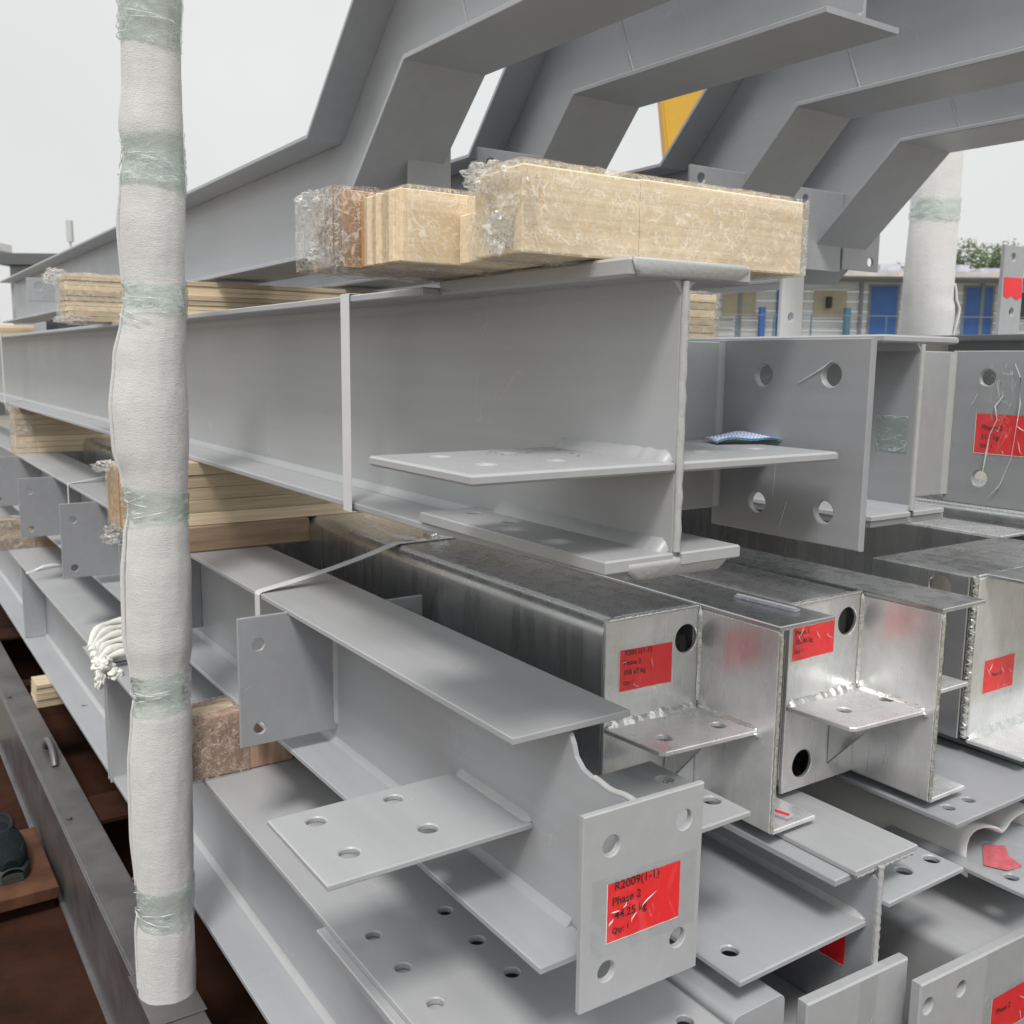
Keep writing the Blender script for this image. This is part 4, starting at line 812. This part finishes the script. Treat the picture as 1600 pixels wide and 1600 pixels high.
put('toe_bumper', grid(28, 5, lambda i, j: [(p[0], p[1]-.002, p[2]) for p in [shoe(.62, -1.585, .002)[0][j*28+i]]][0], True), SOLE, SH, smooth=60)
for k in range(4): put('side_stripe', tube([(.350+.004*k, 3.25+.016*k, -1.530), (.362+.003*k, 3.258+.016*k, -1.548)], .0022, 5), SOLE, SH, smooth=60)

# ------------------------------------------------------------------ background
ROT = -YAW
def local(u, v): return (u*math.cos(YAW)+v*math.sin(YAW), -u*math.sin(YAW)+v*math.cos(YAW), 0)
def panelmat(name, c, ln=.9):
    def ex(m, n, l, b, mp, rp):
        w = n.new('ShaderNodeTexWave'); w.bands_direction = 'Z'; w.inputs['Scale'].default_value = 1.4; w.inputs['Distortion'].default_value = 0
        l(mp.outputs[0], w.inputs['Vector']); bp = n.new('ShaderNodeBump'); bp.inputs['Strength'].default_value = .6; bp.inputs['Distance'].default_value = .03
        l(w.outputs[0], bp.inputs['Height']); l(bp.outputs[0], b.inputs['Normal'])
    return mat(name, c, .6, var=.08, nscale=1, build=ex)
CREAM = panelmat('cream_wall_panel', (.56, .575, .57)); BLUE = mat('blue_door_paint', (.045, .13, .36), .45, var=.08, nscale=2)
TEALP = mat('teal_rail_paint', (.07, .17, .24), .5); GREYM = mat('grey_metal', (.22, .23, .24), .5); ROOFM = mat('weathered_roof', (.44, .45, .47), .8, var=.2, nscale=.8, col2=(.62, .62, .64))
TARP = mat('lilac_tarp', (.40, .40, .55), .7, var=.2, nscale=2, col2=(.62, .62, .66)); GLASS = mat('dark_window_glass', (.05, .06, .07), .1)
ox, oy, _ = local(0, 40)
OFB = thing('site_office', 'long cream site office with blue doors and a flat weathered roof, behind the stack', 'building', (ox, oy, GZ), rz=ROT)
u0, u1 = 4.2, 33.0; g0 = -GZ   # local z = world z + g0
nw = int((u1-u0)/2.4)
for k in range(nw):
    a = u0+2.4*k
    for (za, zb_) in ((0, 2.55), (2.65, 4.95)):
        nz_ = 6
        for q in range(nz_):
            if k < 9 and za > 1: put('wall_panel', sbox(a, .0+.012*(q % 2), za+(zb_-za)*q/nz_+.01, a+2.36, .1, za+(zb_-za)*(q+1)/nz_-.01), CREAM, OFB)
        if not (k < 9 and za > 1): put('wall_panel', sbox(a, 0, za, a+2.38, .1, zb_), CREAM, OFB)
    put('column', sbox(a-.10, -.08, 0, a+.04, 0-.001, 4.95), GREYM, OFB)
for (ua, ub) in ((6.7, 7.7), (10.42, 10.92), (14.16, 15.2), (17.92, 18.98), (21.6, 22.6), (25.4, 26.4)):
    d = put('door', sbox(ua, -.06, 2.70, ub, -.012, 4.78), BLUE, OFB)
    if ub-ua > .8: put('door_frame', join(sbox(ua-.09, -.05, 2.70, ua-.002, -.014, 4.86), sbox(ub+.002, -.05, 2.70, ub+.09, -.014, 4.86), sbox(ua, -.05, 4.785, ub, -.014, 4.86)), GREYM, d)
for (ua, ub) in ((8.3, 9.6), (11.9, 13.2), (19.6, 20.7), (23.2, 24.6)):
    w_ = put('window', sbox(ua, -.04, 3.55, ub, -.013, 4.6), GLASS if ua > 13 else mat('covered_window', (.42, .38, .28), .7), OFB)
    put('window_frame', join(sbox(ua-.06, -.06, 3.49, ub+.06, -.02, 3.548), sbox(ua-.06, -.06, 4.602, ub+.06, -.02, 4.66)), WHITE, w_)
put('gallery_floor', sbox(u0, -1.3, 2.50, u1, -.10, 2.62), GREYM, OFB)
put('roof', sbox(u0-.3, -1.3, 5.10, u1+.3, 5.5, 5.25), ROOFM, OFB)
put('roof_fascia', sbox(u0-.3, -1.36, 5.06, u1+.3, -1.305, 5.27), mat('rust_streaked_white_fascia', (.50, .44, .40), .7, var=.15, nscale=1.2, col2=(.68, .68, .67)), OFB)
put('roof_slope', ([(u0, 0, 5.26), (u1, 0, 5.26), (u1, 5.4, 6.0), (u0, 5.4, 6.0), (u0, 5.4, 5.26), (u1, 5.4, 5.26)], [(0, 1, 2, 3), (0, 3, 4), (1, 5, 2), (3, 2, 5, 4)]), ROOFM, OFB)
rn = random.Random(5)
for k in range(16):
    ua = 8+1.35*k+rn.uniform(-.3, .3)
    put('roof_tarp', sbox(ua, .9, 5.43+.02*(k % 3), ua+rn.uniform(.8, 1.25), 2.6+rn.uniform(0, 1), 5.62+.12*(k % 2)), TARP, OFB)
for k in range(20):
    put('railing_post', sbox(u0+1.45*k, -1.28, 2.62, u0+1.45*k+.05, -1.23, 3.55), TEALP, OFB)
put('hand_rail', sbox(u0, -1.28, 3.56, u1, -1.25, 3.585), GREYM, OFB)
for uu in (9.75, 13.1, 16.0, 19.3): put('water_tank', J(tube([(uu, -.5, 2.62), (uu, -.5, 3.9)], .14, 12)), TEALP if uu != 9.75 else BLUE, OFB, smooth=60)
for uu, zz in ((12.35, 3.9), (19.75, 3.9)): put('wall_lamp', sbox(uu, -.35, zz, uu+.18, -.12, zz+.45), mat('black_plastic', (.02, .02, .02), .5), OFB)

LEAF = mat('green_leaf', (.055, .095, .028), .6, var=.4, nscale=.9, col2=(.12, .17, .055)); BARK = mat('bark', (.09, .07, .05), .9)
def tree(label, u, v, h, r, seed, zr=.6):
    x, y, _ = local(u, v); t = thing('broadleaf_tree', label, 'tree', (x, y, GZ)); rn = random.Random(seed)
    put('trunk', tube([(x, y, GZ), (x+.1, y, GZ+h*.4), (x, y+.1, GZ+h*.75)], [.22, .16, .08], 8), BARK, t, smooth=60)
    V, F = [], []; cl = [(x+rn.uniform(-1, 1)*r, y+rn.uniform(-1, 1)*r, GZ+h-r*zr+rn.uniform(-1.1, .55)*r*zr, rn.uniform(.3, .55)*r) for _ in range(22)]
    for c in cl:
        for _ in range(230):
            d = Vector((rn.gauss(0, 1), rn.gauss(0, 1), rn.gauss(0, 1))).normalized()*c[3]*rn.uniform(.55, 1.05); p = Vector(c[:3])+d
            a = Vector((rn.gauss(0, 1), rn.gauss(0, 1), rn.gauss(0, 1))).normalized(); b = a.orthogonal().normalized(); s = rn.uniform(.06, .15); k = len(V)
            V += [tuple(p-a*s), tuple(p+b*s*.6), tuple(p+a*s), tuple(p-b*s*.6)]; F.append((k, k+1, k+2, k+3))
    put('crown', (V, F), LEAF, t, kind='stuff', recalc=False)
tree('round green tree rising above the office roof right of the second post', 29.2, 62, 9.1, 2.3, 1)
tree('low green tree just showing over the office roof left of the second post', 23.9, 63, 8.0, 1.6, 2)
tree('green tree partly hidden behind the standing plate at the right edge', 33.4, 62, 7.6, 1.6, 3)
YEL = mat('yellow_crane_paint', (.62, .36, .035), .5, var=.08, nscale=.5)
ox2, oy2, _ = local(0, 42)
CR = thing('gantry_crane', 'yellow gantry crane leg seen between the cranked beams', 'crane', (ox2, oy2, GZ), rz=ROT)
pl = lambda p: plate('y', 0, .9, p, bev=.02)
put('leg', pl([(7.0, 3.2), (8.6, 3.2), (8.0, 13.0), (5.75, 13.0)]), YEL, CR); put('leg_stiffener', plate('y', -.06, .055, [(6.52, 8.0), (6.62, 8.0), (5.98, 12.9), (5.86, 12.9)]), YEL, CR)
put('end_carriage', sbox(6.2, -.4, .8, 9.1, 1.4, 4.45), YEL, CR); put('wheel', J(tube([(6.9, -.3, .45), (6.9, .3, .45)], .45, 16), tube([(8.4, -.3, .45), (8.4, .3, .45)], .45, 16)), DSTEEL, CR)
put('cross_bar', sbox(5.5, -5, 3.80, 7.35, -.41, 4.15), YEL, CR)
put('girder', sbox(5.3, 0, 13.02, 9.0, 1.6, 14.8), YEL, CR)
ox3, oy3, _ = local(0, 30)
CN = thing('site_cabin', 'pale cabin with a dark grey roof edge beyond the far left beams', 'building', (ox3, oy3, GZ), rz=ROT)
PALE = mat('pale_blue_grey_cladding', (.45, .46, .49), .6); DRK = mat('dark_roof_sheet', (.12, .125, .13), .6)
put('wall', sbox(-15.0, 0, 0, -6, 4, 4.33), PALE, CN); put('roof', sbox(-15.15, -.5, 4.34, -5.8, 4.5, 4.66), DRK, CN)
for k in range(3): put('window', sbox(-14+2.6*k, -.03, 2.2, -12.6+2.6*k, -.002, 3.5), GLASS, CN)
SC = thing('scaffold_tower', 'white scaffold tower with black slats at the left edge', 'scaffold', (ox3, oy3, GZ), rz=ROT)
put('upright', tube([(-15.42, -2, 0), (-15.42, -2, 4.85)], .07, 8), WHITE, SC); put('upright', tube([(-14.6, -2, 0), (-14.6, -2, 4.5)], .04, 8), GREYM, SC)
put('top_platform', sbox(-15.9, -2.4, 4.55, -14.1, -1.6, 4.75), WHITE, SC)
for k in range(14): put('slat', sbox(-15.9, -1.95+.01*(k % 2), .5+.29*k, -14.6, -1.9, .66+.29*k), BLK, SC)
put('lower_beam', sbox(-16.5, -1.2, 0, -15.0, -.8, 4.1), GREYM, SC)
lx, ly, _ = local(0, 78)
LM = thing('street_lamp', 'faint grey lamp mast far off above the left cranked beam', 'street lamp', (lx, ly, GZ), rz=ROT)
HZ = mat('hazy_grey_metal', (.5, .51, .52), .7)  # pale grey puts the haze of distance into the mast colour
put('mast', tube([(-34.2, 0, 0), (-34.2, 0, 10.4)], .09, 8), HZ, LM); put('lamp_head', sbox(-34.4, -.2, 10.4, -34.0, .2, 12.0), HZ, LM)
